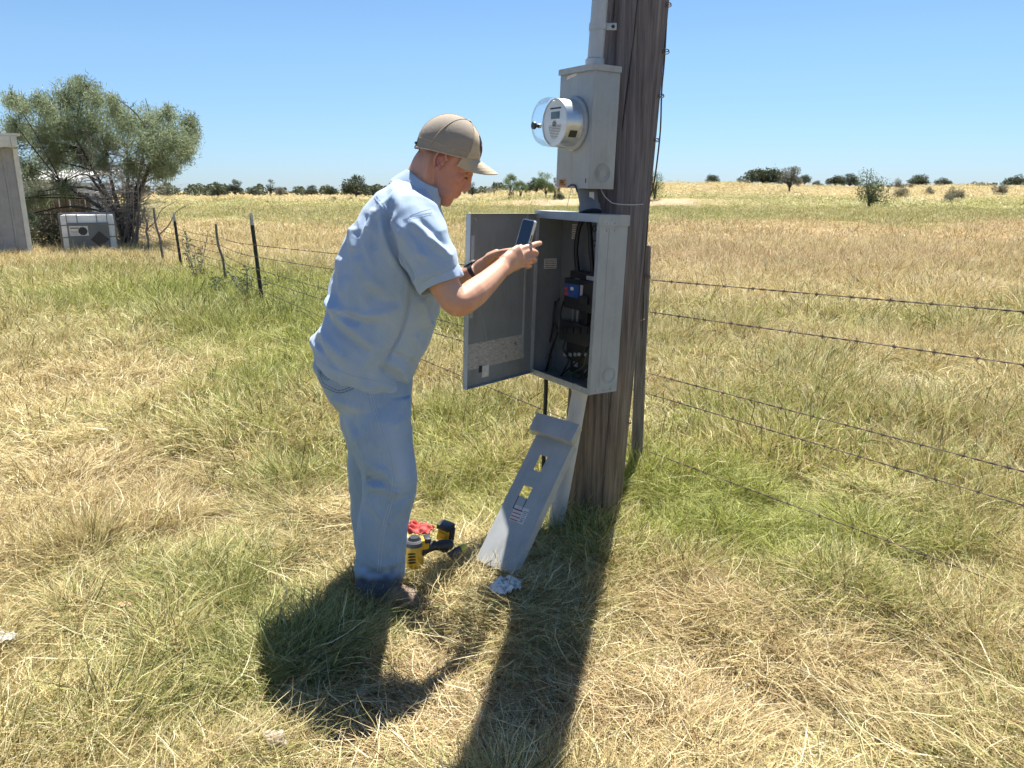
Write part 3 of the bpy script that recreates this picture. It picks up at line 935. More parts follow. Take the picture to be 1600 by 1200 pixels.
part('rain_hood', f, met)
def f(mb):
    knock(mb, (.0012, .065, .062), .036, 'x', G, .0014); knock(mb, (.0012, .065, .062), .028, 'x', G, .0012); knock(mb, (.0012, .065, .062), .019, 'x', G, .001)
part('knockout', f, met)
# sticker with its letters
def text_mesh(s, size, m, extr=.0):
    cu = bpy.data.curves.new('lettering', 'FONT'); cu.body = s; cu.size = size; cu.align_x = 'CENTER'; cu.align_y = 'CENTER'; cu.extrude = extr
    o = bpy.data.objects.new('lettering', cu); COL.objects.link(o)
    dg = bpy.context.evaluated_depsgraph_get()
    me = bpy.data.meshes.new_from_object(o.evaluated_get(dg))
    bpy.data.objects.remove(o); bpy.data.curves.remove(cu)
    me.materials.clear(); me.materials.append(m)
    return me
FRONT = Matrix.Rotation(math.pi / 2, 4, 'X')           # text upright facing local -y
sc_ = on_plane(MMX, 879, 285, 1, -.004)
st = part('sticker', lambda mb: mb.box((sc_.x - .026, -.0042, sc_.z - .018), (sc_.x + .026, -.0034, sc_.z + .014), M['orange']), met)
lt = link('lettering', text_mesh('FPEC', .0215, M['ink'], .0004), st)
lt.matrix_basis = Matrix.Translation((sc_.x, -.0047, sc_.z - .002)) @ FRONT @ Matrix.Diagonal((.92, 1.35, 1, 1))

# meter: ring, steel can, dial, glass
mc = on_plane(MMX, 897, 194, 1, -.003)
MC = Matrix.Translation(mc) @ Matrix.Rotation(math.radians(90), 4, 'X')   # local z -> box -y
mt_ = empty('electric_meter'); mt_.parent = met; mt_.matrix_basis = MC; mt_.name = 'meter'
RM = .096
part('base_ring', lambda mb: mb.lathe([(RM + .004, .0), (RM + .010, .004), (RM + .010, .012), (RM + .002, .018), (RM - .006, .018)], G, 48), mt_)
part('can', lambda mb: mb.lathe([(RM - .004, .006), (RM - .003, .02), (RM - .003, .092), (RM - .004, .096), (RM - .008, .097), (RM - .009, .092)], M['steel'], 64), mt_)
part('dark_window', lambda mb: mb.box((-.014, -.001, -.018), (.014, .001, .018), M['black'], .0008), mt_,
     M=Matrix.Rotation(math.radians(-28), 4, 'Z') @ Matrix.Translation((RM - .0015, 0, .060)) @ Matrix.Rotation(math.pi / 2, 4, 'Z'))
M['dial'] = simple('dial_face', (.80, .82, .84), (.72, .75, .78), rough=.35)
M['lcd'] = simple('lcd', (.16, .20, .22), (.14, .18, .2), rough=.2)
def f(mb):
    mb.lathe([(0, .092), (RM - .009, .092), (RM - .010, .086)], M['dial'], 48)
part('dial', f, mt_)
def f(mb):
    z = .0935
    mb.box((-.032, .014, .0925), (.032, .042, z), M['lcd'], .0004)
    for x in (-.02, -.007, .006, .019): mb.box((x - .0035, .019, z), (x + .0035, .021, z + .0004), M['ink']); mb.box((x + .0025, .020, z), (x + .004, .036, z + .0004), M['ink'])
    rg = random.Random(4)
    for k in range(9):
        y = -.012 - .006 * k; hw = math.sqrt(max(.0001, .066 ** 2 - y * y)) * .7; x = -hw
        while x < hw:
            w = rg.uniform(.003, .010); mb.box((x, y, .0925), (min(x + w, hw), y + .0022, z - .0004), M['ink']); x += w + .003
    mb.lathe([(0, .094), (.014, .094), (.014, .092)], M['galv'], 20, Matrix.Translation((-.004, -.004, .0)))
    mb.lathe([(.006, .096), (.009, .0965), (.009, .094)], M['ink'], 16, Matrix.Translation((-.004, -.004, 0)))
    mb.box((-.04, .052, .0925), (.04, .058, z - .0004), M['ink'])
part('display', f, mt_)
def glass_mat():
    m, nt, b = new_mat('meter_glass')
    out = [n for n in nt.nodes if n.type == 'OUTPUT_MATERIAL'][0]
    gl = N(nt, 'ShaderNodeBsdfGlossy'); gl.inputs['Roughness'].default_value = .03
    tr = N(nt, 'ShaderNodeBsdfTransparent'); tr.inputs[0].default_value = (.93, .96, .97, 1)
    fr = N(nt, 'ShaderNodeFresnel'); fr.inputs[0].default_value = 1.18
    mr = N(nt, 'ShaderNodeMapRange'); mr.inputs[3].default_value = .06; mr.inputs[4].default_value = .42
    nt.links.new(fr.outputs[0], mr.inputs[0])
    ms = N(nt, 'ShaderNodeMixShader'); nt.links.new(mr.outputs[0], ms.inputs[0]); nt.links.new(tr.outputs[0], ms.inputs[1]); nt.links.new(gl.outputs[0], ms.inputs[2])
    nt.links.new(ms.outputs[0], out.inputs[0])
    return m
M['glass'] = glass_mat()
part('glass_cover', lambda mb: mb.lathe([(RM - .001, .028), (RM - .001, .100), (RM - .003, .135), (RM - .010, .152), (RM - .024, .162), (RM * .55, .167), (.02, .169), (0, .169)], M['glass'], 64), mt_)
part('reset_key', lambda mb: (mb.lathe([(0, .168), (.008, .168), (.008, .178), (.006, .190), (.012, .192), (.015, .196), (.014, .204), (.0, .205)], M['black'], 20, Matrix.Translation((.012, -.018, 0))),
     mb.lathe([(.0085, .171), (.0095, .174), (.0085, .177)], M['steel'], 16, Matrix.Translation((.012, -.018, 0)))), mt_)
# wire seal below the sticker
def f(mb):
    p = [on_plane(MMX, a, b_, 1, -.006) for a, b_ in [(892, 291), (897, 289), (902, 294), (901, 305), (895, 302), (893, 294), (889, 310), (886, 325), (887, 329)]]
    mb.tube(smooth_path(p, 4), .0012, M['galv'], 5)
    q = [on_plane(MMX, a, b_, 1, -.008) for a, b_ in [(888, 292), (893, 289), (899, 291), (902, 300)]]
    mb.tube(smooth_path(q, 4), .004, M['black'], 6)
part('wire_seal', f, met)

# ------------------------------------------------------------------ conduits and hubs
def tagged(name, fn, label, cat, loc=(0, 0, 0), **kw):
    loc = Vector(loc)
    mb = MB(); fn(mb)
    mb.v = [tuple(Vector(p) - loc) for p in mb.v]
    o = mb.build(name); o.location = loc
    return tag(o, label, cat, **kw)
def wp(MX, p): return MX @ Vector(p)
hubc = wp(MMX, (-.10, .070, MH))
cdir = POLE_DIR
con = empty('riser_conduit', hubc)
tag(con, 'galvanized steel conduit rising up the pole from the top of the meter box', 'conduit')
CR = .0325
part('pipe', lambda mb: mb.tube([cdir * .03, cdir * 1.2, cdir * 2.2, cdir * 3.2], CR, M['galv'], 28), con)
part('hub', lambda mb: mb.lathe([(CR + .012, 0), (CR + .012, .006), (CR + .006, .010), (CR + .006, .034), (CR, .038)], M['galv'], 28), con)
def f(mb):
    z = .155
    for k in range(1):
        mb.lathe([(CR + .0005, z - .014), (CR + .0035, z - .013), (CR + .0035, z + .013), (CR + .0005, z + .014)], M['galv'], 28, Matrix.Shear('XY', 4, (.058, 0)))
    mb.box((CR, -.006, z - .013), (CR + .050, -.002, z + .013), M['galv'], .0008)
    mb.lathe([(0, .004), (.006, .004), (.008, .0)], M['black'], 6, Matrix.Translation((CR + .036, -.006, z)) @ Matrix.Rotation(math.pi / 2, 4, 'X'))
part('strap', f, con)
h2 = wp(PM, (-.165, .078, PH + .003)); h1 = wp(MMX, (-.105, .066, 0))
M['shaded_galv'] = grime_metal('shaded_zinc', (.16, .17, .18), rough=.5, metal=.2)  # zinc colour darkened to carry the shade below the meter box
nip = empty('conduit_nipple', h2)
tag(nip, 'short conduit fitting with painted-in shade between the meter box and the breaker box', 'conduit fitting')
dv = (h1 - h2)
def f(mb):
    mb.tube([dv * 0.0, dv * .3, dv * .32, dv * .62, dv * 1.0], [.046, .046, .040, .040, .043], M['shaded_galv'], 24)
    mb.tube([dv * .0, dv * .07], [.050, .049], M['shaded_galv'], 24)
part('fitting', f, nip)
def f(mb):
    q = dv * .66 + Vector((.006, -.042, 0))
    mb.box(q + Vector((-.005, -.0015, -.022)), q + Vector((.015, .0, .020)), M['white'], .0006)
part('tag', f, nip)
# grey loop of wire from the meter box round the pole
tagged('loop_wire', lambda mb: mb.tube(smooth_path([W(939, 296, 3.28), W(943, 304, 3.27), W(950, 312, 3.27), W(960, 318, 3.27), W(985, 320, 3.30), W(1005, 319, 3.36)], 5), .0022, M['galv'], 5),
       'thin wire looping from the meter box bottom around the pole', 'wire', W(939, 296, 3.28))

# pvc conduit under the box and the black cable beside it
pb = wp(PM, (-.165, .085, 0))
pv = empty('pvc_conduit', (pb.x - .045, pb.y - .03, .0))
tag(pv, 'pale grey plastic conduit running from the breaker box bottom into the grass', 'conduit')
def f(mb):
    a = pb - pv.location; b_ = W(884, 735, 3.25) - pv.location; c_ = b_ + (b_ - a) * .9
    mb.tube([a, a + (b_ - a) * .12, b_, c_], .036, M['pvc'], 24)
part('pipe', f, pv)
def f(mb):
    a = pb - pv.location
    mb.tube([a, a - Vector((0, 0, .03))], .044, M['pvc'], 24)
part('coupling', f, pv)
_p = on_plane(PM, 853, 594, 1, .095); _p.z = .012; FC = PM @ _p
tagged('feeder_cable', lambda mb: mb.tube(smooth_path([FC, FC + Vector((-.001, 0, -.05)), FC + Vector((-.002, 0, -.12)), FC + Vector((-.006, -.01, -.25)), FC + Vector((-.01, -.02, -.45)), FC + Vector((-.01, -.02, -.66))], 5), .010, M['rubber'], 10),
       'thick black cable hanging out of the breaker box bottom', 'cable', W(852, 640, 3.25))

# ------------------------------------------------------------------ leaning inner cover (dead front)
BL = W(748, 864, 2.80); BR = W(800, 886, 2.72); TL = W(826, 676, 3.13); TR = W(887, 693, 3.03)
ex = ((BR - BL) + (TR - TL)).normalized(); ez = ((TL - BL) + (TR - BR)); ez = (ez - ex * ez.dot(ex)).normalized(); ey = ez.cross(ex)
CW = ((BR - BL).length + (TR - TL).length) / 2; CL = ((TL - BL).length + (TR - BR).length) / 2
CMX = Matrix(((ex.x, ey.x, ez.x, BL.x), (ex.y, ey.y, ez.y, BL.y), (ex.z, ey.z, ez.z, BL.z), (0, 0, 0, 1)))
cov = empty('panel_cover', mat=CMX)
tag(cov, 'grey metal inner panel cover with breaker cut-outs leaning against the pole base', 'panel cover')
M['cover_grey'] = grime_metal('cover_enamel', (.38, .39, .385), rough=.34)
CG = M['cover_grey']
def cl(px, py): 
    p = on_plane(CMX, px, py, 1, 0); return (p.x, p.z)
# plate with two openings: assemble from strips around them
h1a = cl(838, 735); h1b = cl(851, 713); h2a = cl(813, 777); h2b = cl(830, 760)
H1 = (min(h1a[0], h1b[0]), max(h1a[0], h1b[0]), min(h1a[1], h1b[1]), max(h1a[1], h1b[1]))
H2 = (min(h2a[0], h2b[0]), max(h2a[0], h2b[0]), min(h2a[1], h2b[1]), max(h2a[1], h2b[1]))
def fix(h, w, l):
    cx = (h[0] + h[1]) / 2; cz = (h[2] + h[3]) / 2; return (cx - w / 2, cx + w / 2, cz - l / 2, cz + l / 2)
H1 = fix(H1, .034, .072); H2 = fix(H2, .042, .050)
def f(mb):
    z0 = -.03
    segs = [(z0, H2[2], None), (H2[2], H2[3], H2), (H2[3], H1[2], None), (H1[2], H1[3], H1), (H1[3], CL, None)]
    for a, b_, h in segs:
        if h is None: mb.box((0, -.001, a), (CW, .001, b_), CG)
        else:
            mb.box((0, -.001, a), (h[0], .001, b_), CG); mb.box((h[1], -.001, a), (CW, .001, b_), CG)
part('plate', f, cov)
for x in (0, CW):
    sg = -1 if x == 0 else 1
    dx_ = (.014 if x == 0 else .008) * sg
    part('side_flange', lambda mb: mb.add([(x, -.001, -.03), (x, -.001, CL), (x + dx_, .034, CL), (x + dx_, .034, -.03), (x, .001, -.03), (x, .001, CL), (x + dx_ - .001 * sg, .036, CL), (x + dx_ - .001 * sg, .036, -.03)],
         [[0, 1, 2, 3], [4, 7, 6, 5], [0, 3, 7, 4], [1, 5, 6, 2], [3, 2, 6, 7]], CG), cov)
def f(mb):     # score lines of the unused breaker openings
    rg = random.Random(2)
    dk = M['ink']
    cx = (H1[0] + H1[1]) / 2
    for side in (-1, 0):
        for k in range(6):
            z0 = H1[2] - .075 + k * .036; x0 = cx + side * .044 - .002; x1 = x0 + .040
            if x1 > H1[0] - .004 and z0 < H1[3] and z0 + .032 > H1[2] and x0 < H1[1]: continue
            if x1 > CW - .004: x1 = CW - .004
            for (a, b_, c_, d_) in ((x0, x1, z0, z0 + .0016), (x0, x1, z0 + .030, z0 + .0316), (x0, x0 + .0016, z0, z0 + .03)):
                mb.box((a, -.0016, c_), (b_, -.0011, d_), G)
    z0 = H2[2] - .055
    mb.box((H2[0], -.0026, z0), (H2[0] + .0025, -.0011, H2[2]), dk); mb.box((H2[1] - .0025, -.0026, z0), (H2[1], -.0011, H2[2]), dk); mb.box((H2[0], -.0026, z0 - .003), (H2[1], -.0011, z0), dk)
part('score_lines', f, cov)['kind'] = 'stuff'
def f(mb):
    a = cl(795, 812); b_ = cl(812, 795)
    x0, x1, z0, z1 = min(a[0], b_[0]), min(a[0], b_[0]) + .045, min(a[1], b_[1]), max(a[1], b_[1])
    mb.box((x0, -.0018, z0), (x1 + .02, -.0012, z1 + .01), M['white'])
    for k in range(4): mb.box((x0 + .002, -.0024, z0 + .004 + k * (z1 - z0) / 4), (x1 - .004 + .002 * (k % 2), -.0019, z0 + .008 + k * (z1 - z0) / 4), M['red'])
    txt_lines(mb, x1 + .002, x1 + .018, z0 + .004, z1, -.0022, 7, M['ink'], 'y', 8)
part('warning_label', f, cov)
def f(mb):
    # folded end cap
    mb.box((-.022, -.045, CL - .006), (CW + .008, .004, CL + .078), CG, .002)
part('end_cap', f, cov)

# ------------------------------------------------------------------ barbed wire fence
fen = empty('barbed_wire_fence', (0.70, 3.98, 0))
tag(fen, 'old five strand barbed wire fence on mixed wood and steel posts running behind the pole', 'fence')
FO = fen.location
def place_part(mesh, name, **kw):
    o = link(name, mesh, fen); o.matrix_basis = Matrix.Translation(-FO); return tag(o, **kw) if kw else o
g0 = float(gh(.72, 3.98))
wpost = wood_cylinder('post', W(994, 745, 3.98), W(1007, 383, 3.98), .030, .033, M['post'], 120, 48, 22, .006, seed=31, wob=.08, lump=.12)
place_part(wpost, 'post', label='weathered round wooden post just behind the utility pole')
sticks = [((355, 446), (337, 350), 12.9, .045, 13), ((256, 412), (240, 325), 17.0, .055, 14), ((233, 396), (226, 324), 19.5, .055, 15), ((213, 385), (218, 318), 21.5, .05, 16)]
for (b_, t_, Y, r, sd) in sticks:
    p0 = W(b_[0], b_[1], Y); p1 = W(t_[0], t_[1], Y); p0.z = float(gh(p0.x, p0.y)) - .05
    rg = random.Random(sd)
    pts = smooth_path([p0.lerp(p1, k / 6) + Vector((rg.uniform(-.025, .025), 0, 0)) * (0 < k < 6) for k in range(7)], 4)
    mb = MB(); mb.tube(pts, [r * (.50 + .08 * rg.random() - .15 * k / len(pts)) for k in range(len(pts))], M['post'], 9)
    if sd in (15, 14):
        q = p0.lerp(p1, .55); mb.tube(smooth_path([q, q + Vector((.25, 0, .22)), q + Vector((.42, .05, .5)), q + Vector((.75, .1, .68))], 4), [.016 - .0009 * i for i in range(13)], M['post'], 6)
    place_part(mb.mesh('post'), 'post', label='crooked grey stick post leaning slightly')
M['tpost'] = simple('green_steel', (.030, .040, .032), (.05, .05, .04), rough=.6)
M['tpost_white'] = simple('white_post_top', (.55, .55, .52), (.45, .45, .42), rough=.6)
for (b_, t_, Y) in [((408, 462), (390, 333), 10.6), ((283, 418), (270, 333), 15.6), ((206, 378), (212, 322), 23.0)]:
    p0 = W(b_[0], b_[1], Y); p1 = W(t_[0], t_[1], Y); p0.z = float(gh(p0.x, p0.y)) - .05
    d = p1 - p0; Ln = d.length; Q = Matrix.Translation(p0) @ d.to_track_quat('Z', 'Y').to_matrix().to_4x4()
    mb = MB(); k = .8 * Ln
    w = .026
    for (z0, z1, mm) in ((0, Ln - .16, M['tpost']), (Ln - .16, Ln, M['tpost_white'])):
        mb.box((-w, -.004, z0), (w, .004, z1), mm, 0, Q); mb.box((-.004, .0045, z0), (.004, .04, z1), mm, 0, Q)
    for j in range(int(Ln / .06)): mb.box((-.008, -.010, .05 + j * .055), (.008, -.0045, .062 + j * .055), M['tpost'], 0, Q)
    place_part(mb.mesh('post'), 'post', label='dark steel T-post with a white painted top')
# strands
def barbed(pts, rad, name='wire', seed=0, step=.125, sag=.0):
    rg = random.Random(seed)
    mb = MB(); P = []
    for a, b_ in zip(pts[:-1], pts[1:]):
        n = max(4, int((b_ - a).length / .05))
        n = min(n, 160)
        for k in range(n):
            f_ = k / n; p = a.lerp(b_, f_); p = p + Vector((0, 0, -sag * 4 * f_ * (1 - f_))); P.append(p)
    P.append(pts[-1])
    # two strands twisted
    if rad < .0045:
        for ph in (0, math.pi):
            Q = []
            s = 0
            for i, p in enumerate(P):
                if i: s += (P[i] - P[i - 1]).length
                an = s * 55 + ph
                Q.append(p + Vector((.2 * math.cos(an), .2 * math.sin(an), math.sin(an))) * rad * .8)
            mb.tube(Q, rad * .75, M['wire_rust'], 4)
    else: mb.tube(P, rad, M['wire_rust'], 4)
    s = 0; nxt = rg.uniform(.02, step)
    for i in range(1, len(P)):
        s += (P[i] - P[i - 1]).length
        if s > nxt:
            nxt = s + step
            p = P[i]; t_ = (P[i] - P[i - 1]).normalized()
            u = t_.orthogonal().normalized(); u.rotate(Matrix.Rotation(rg.uniform(0, 6.28), 3, t_)); v = t_.cross(u)
            for d1 in (u, v):
                mb.tube([p - d1 * .013 - t_ * .004, p + d1 * .013 + t_ * .004], rad * .6, M['wire_rust'], 4)
            mb.tube([p - t_ * .006, p + t_ * .006], rad * 1.8, M['wire_rust'], 5)
    return mb.mesh(name)
X_R = Vector((1.85, 2.65, 0)); X_W = Vector((.715, 3.96, 0)); E_ = X_W + (X_R - X_W) * 2.2
rows = [(437, 487, 382, 10.6), (487, 570, 400, 10.6), (583, 737, 418, 10.6), (615, 790, 432, 10.6), (705, 925, 446, 10.6)]
TY = 10.6
for k, (yw, yr, yl, _) in enumerate(rows):
    a = W(1012, yw, 3.94); b_ = W(1600, yr, 2.65); c_ = a + (b_ - a) * 2.2
    place_part(barbed([a, b_, c_], .0028, seed=k), 'wire')
    pts = [W(1000, yw - 3, 3.96)]
    for (px, py0, Y) in [(392, yl, 10.6), (347, 372 + 12 * k, 12.9), (276, 357 + 9 * k, 15.6), (247, 350 + 7.5 * k, 17), (229, 343 + 7 * k, 19.5), (214, 338 + 6 * k, 21.5)]:
        pts.append(W(px, py0, Y))
    place_part(barbed(pts, .0036, seed=20 + k, step=.25, sag=.02), 'wire')
# tie wire round the wooden post
mb = MB()
for z in (1.06, 1.03, 1.045):
    c0 = W(1006, 430, 3.98); mb.tube([c0 + Vector((.037 * math.cos(a), .037 * math.sin(a), (z - 1.05) * .6 + .004 * math.sin(3 * a))) for a in np.linspace(0, 6.4, 18)], .0018, M['wire_rust'], 4)
place_part(mb.mesh('tie_wire'), 'tie_wire')

# ------------------------------------------------------------------ background: shed, tote, board fence, outbuilding
M['shed'] = grime_metal('shed_sheet', (.33, .325, .33), rough=.5, dark_tone=(.2, .18, .16), amount=.35)
M['shed_white'] = grime_metal('shed_trim', (.66, .65, .61), rough=.5, dark_tone=(.4, .36, .3), amount=.3)
sh0 = W(52, 398, 18.6); sh0.z = float(gh(sh0.x, sh0.y))
shed = empty('shed', sh0, math.radians(38))
tag(shed, 'grey metal clad shed with a white eave at the far left edge', 'shed')
SHH = 2.62
def f(mb):
    mb.box((-4.2, .0, -.1), (-.06, 3.2, SHH - .12), M['shed'])
part('wall', f, shed)
for k in range(14):
    x = -.30 - .30 * k
    part('rib', lambda mb: mb.add([(x - .03, -.002, 0), (x - .015, -.028, 0), (x + .015, -.028, 0), (x + .03, -.002, 0), (x - .03, -.002, SHH - .12), (x - .015, -.028, SHH - .12), (x + .015, -.028, SHH - .12), (x + .03, -.002, SHH - .12)],
         [[0, 1, 5, 4], [1, 2, 6, 5], [2, 3, 7, 6]], M['shed']), shed)
part('corner_trim', lambda mb: mb.box((-.10, -.035, -.05), (.0, .04, SHH - .12), M['shed_white']), shed)
def f(mb):
    mb.box((-4.3, -.32, SHH - .10), (-.02, -.005, SHH + .14), M['shed_white'], .01)
    mb.add([(-4.3, -.34, SHH + .145), (.05, -.34, SHH + .145), (.05, 3.3, SHH + .20), (-4.3, 3.3, SHH + .20), (-4.3, -.34, SHH + .20), (.05, -.34, SHH + .20), (.05, 3.3, SHH + .25), (-4.3, 3.3, SHH + .25)],
           [[0, 1, 2, 3], [4, 5, 6, 7], [0, 1, 5, 4], [1, 2, 6, 5], [2, 3, 7, 6], [3, 0, 4, 7]], M['shed_white'])
    for k in range(10): mb.box((-4.2 + k * .45, -.327, SHH - .09), (-4.19 + k * .45, -.3205, SHH + .13), M['shed'])
part('roof', f, shed)

# tote
tb = W(143, 388, 20.3); tb.z = float(gh(tb.x, tb.y)) + .02
TM = Matrix.Translation(tb) @ Matrix.Rotation(math.radians(26), 4, 'Z')
tote = empty('liquid_tote', mat=TM)
tag(tote, 'white caged liquid tote with a grey label plate, sitting in tall grass under the mesquite', 'tote')
M['tote_white'] = simple('translucent_white_plastic', (.86, .86, .84), (.76, .76, .73), scale=4, rough=.45)
M['cage'] = simple('cage_tube', (.16, .16, .16), (.22, .22, .22), rough=.4, metal=.6)
M['plate'] = simple('label_plate', (.13, .14, .14), (.16, .17, .17), scale=3, rough=.5)
hw, hd, th_ = .62, .5, 1.0
part('tank', lambda mb: mb.box((-hw + .03, -hd + .03, .10), (hw - .03, hd - .03, th_ - .03), M['tote_white'], .05), tote)
def f(mb):
    r = .012
    for z in (.12, .42, .72, th_):
        mb.tube([(-hw, -hd, z), (hw, -hd, z), (hw, hd, z), (-hw, hd, z), (-hw, -hd, z)], r, M['cage'], 6)
    for k in range(6):
        x = -hw + (0, .17, .40, .84, 1.07, 1.24)[k]
        for y in (-hd, hd): mb.tube([(x, y, .1), (x, y, th_)], r, M['cage'], 6)
    for k in range(1, 5):
        y = -hd + k * 2 * hd / 5
        for x in (-hw, hw): mb.tube([(x, y, .1), (x, y, th_)], r, M['cage'], 6)
    for y in (-.25, .25): mb.tube([(-hw, y, th_ + .01), (hw, y, th_ + .01)], r, M['cage'], 6)
part('cage', f, tote)
part('label_plate', lambda mb: mb.box((-hw + .17, -hd - .022, .08), (hw - .15, -hd - .015, .78), M['plate']), tote)
def f(mb):
    mb.box((-hw + .20, -hd - .027, .46), (-hw + .62, -hd - .0225, .70), M['white'])
    mb.box((-hw + .23, -hd - .030, .64), (-hw + .42, -hd - .0275, .665), M['ink'])
    for k in range(3): mb.box((-hw + .23, -hd - .030, .50 + .035 * k), (-hw + .38, -hd - .0275, .506 + .035 * k), M['ink'])
    mb.lathe([(0, 0), (.105, 0)], M['black'], 9, Matrix.Translation((-hw + .50, -hd - .031, .575)) @ Matrix.Rotation(math.pi / 2, 4, 'X'))
    s = .21; c = (hw - .38, .36)
    mb.add([(c[0] - s, -hd - .028, c[1]), (c[0], -hd - .028, c[1] - s), (c[0] + s, -hd - .028, c[1]), (c[0], -hd - .028, c[1] + s)], [[0, 1, 2, 3]], M['black'])
part('hazard_label', f, tote)
part('pallet', lambda mb: [mb.box((-hw, -hd, -.05 + k * .05), (hw, hd, -.02 + k * .05), M['cage']) for k in range(3)], tote)

# board fence behind the tote
M['board'] = wood_mat('old_fence_board', (.20, .16, .12), (.17, .13, .09), zmid=.3, sc=.7)
bf0 = W(52, 372, 24); bf0.z = float(gh(bf0.x, bf0.y))
bfe = empty('board_fence', bf0)
tag(bfe, 'short run of upright brown boards standing behind the white tote', 'fence')
bx1 = W(150, 372, 24).x - bf0.x
nb = int(bx1 / .16)
for k in range(nb):
    h = 1.35 + .12 * random.random(); x = k * .16; tl = random.uniform(-.02, .02)
    mb = MB(); mb.add([(x, 0, 0), (x + .135, 0, 0), (x + .135 + tl, 0, h), (x + tl, 0, h), (x, .025, 0), (x + .135, .025, 0), (x + .135 + tl, .025, h), (x + tl, .025, h)],
                      [[0, 1, 2, 3], [5, 4, 7, 6], [1, 5, 6, 2], [4, 0, 3, 7], [3, 2, 6, 7]], M['board'])
    o = mb.build('board', bfe); fattr(o.data, 'crack', np.zeros(8))
part('rail', lambda mb: mb.box((-.05, -.06, .9), (bx1, -.004, 1.0), M['board']), bfe)
part('rail', lambda mb: mb.box((-.05, -.06, .3), (bx1, -.004, .4), M['board']), bfe)
# pale outbuilding behind
ob = W(60, 366, 27); ob.z = float(gh(ob.x, ob.y))
out_ = empty('outbuilding', ob)
tag(out_, 'low pale outbuilding with a white roof, mostly hidden behind the mesquite tree', 'outbuilding')
M['pale'] = grime_metal('pale_wall', (.50, .54, .58), rough=.7, dark_tone=(.3, .3, .3), amount=.3)
part('wall', lambda mb: mb.box((-3.2, 0, 0), (1.2, 3, 1.75), M['pale']), out_)
part('roof', lambda mb: mb.add([(-3.4, -.3, 1.76), (1.5, -.3, 1.76), (1.5, 3.3, 2.15), (-3.4, 3.3, 2.15), (-3.4, -.3, 1.84), (1.5, -.3, 1.84), (1.5, 3.3, 2.23), (-3.4, 3.3, 2.23)],
     [[0, 1, 2, 3], [4, 5, 6, 7], [0, 1, 5, 4], [1, 2, 6, 5], [2, 3, 7, 6], [3, 0, 4, 7]], M['shed_white']), out_)
# ------------------------------------------------------------------ trees
def leaf_mat(name, dark, mid, light, trans=.25):
    m, nt, b = new_mat(name)
    t = N(nt, 'ShaderNodeAttribute', attribute_name='tone')
    c = ramp(nt, t.outputs['Fac'], [(0, dark), (.5, mid), (1, light)])
    nt.links.new(c, b.inputs['Base Color']); b.inputs['Roughness'].default_value = .6; b.inputs['Specular IOR Level'].default_value = .3
    tr = N(nt, 'ShaderNodeBsdfTranslucent'); nt.links.new(c, tr.inputs[0])
    ms = N(nt, 'ShaderNodeMixShader'); ms.inputs[0].default_value = trans
    out = [n for n in nt.nodes if n.type == 'OUTPUT_MATERIAL'][0]
    nt.links.new(b.outputs[0], ms.inputs[1]); nt.links.new(tr.outputs[0], ms.inputs[2]); nt.links.new(ms.outputs[0], out.inputs[0])
    return m
M['leaf_mesq'] = leaf_mat('mesquite_leaf', (.13, .165, .09), (.26, .31, .18), (.40, .45, .29), .35)
M['leaf_oak'] = leaf_mat('oak_leaf', (.045, .06, .035), (.075, .095, .05), (.12, .14, .075), .15)
M['leaf_bright'] = leaf_mat('bright_leaf', (.08, .12, .035), (.14, .19, .055), (.22, .27, .09))
M['leaf_green'] = leaf_mat('green_leaf', (.06, .085, .035), (.10, .13, .05), (.16, .19, .08), .2)
M['leaf_grey'] = leaf_mat('grey_leaf', (.10, .10, .07), (.17, .165, .12), (.25, .24, .17))
M['bark'] = simple('bark', (.085, .075, .065), (.05, .045, .04), scale=30, rough=.9, bmp=.5)
M['twig'] = simple('dead_twig', (.33, .30, .28), (.20, .18, .165), scale=30, rough=.9)

def leaves_mesh(name, C, L, Wd, droop, mt, tone):
    """thin leaf quads; C centres (n,3)"""
    n = len(C)
    a = rng.uniform(0, 6.283, n)
    el = rng.uniform(-1.2, .5, n) - droop
    d = np.stack([np.cos(a) * np.cos(el), np.sin(a) * np.cos(el), np.sin(el)], 1)
    r = rng.normal(0, 1, (n, 3)); s = np.cross(d, r); s /= np.linalg.norm(s, axis=1)[:, None] + 1e-9
    L = L * rng.uniform(.6, 1.4, n)[:, None] * .5; Wd = Wd * rng.uniform(.6, 1.3, n)[:, None] * .5
    V = np.stack([C - d * L, C + s * Wd, C + d * L, C - s * Wd], 1).reshape(-1, 3)
    F = np.arange(4 * n).reshape(-1, 4)
    me = mesh_np(name, V, F, mt)
    fattr(me, 'tone', np.repeat(np.clip(tone, 0, 1), 4))
    return me

def clump_cloud(clumps, dens, shell=.5):
    """clumps: (centre, radius, squash) -> points & tones, each clump broken into small sprays"""
    P = []; T = []
    for c, r, sq in clumps:
        ns = max(3, int(dens * r * r))
        u = rng.normal(0, 1, (ns, 3)); u /= np.linalg.norm(u, axis=1)[:, None]
        rr = r * rng.uniform(shell, 1.05, ns) ** .7
        q = np.array(c) + u * rr[:, None] * np.array([1, 1, sq])
        P.append(q); T.append(rng.normal(.5, .18, ns) + .0 * rr + rng.normal(0, .12))
    return np.concatenate(P), np.concatenate(T)

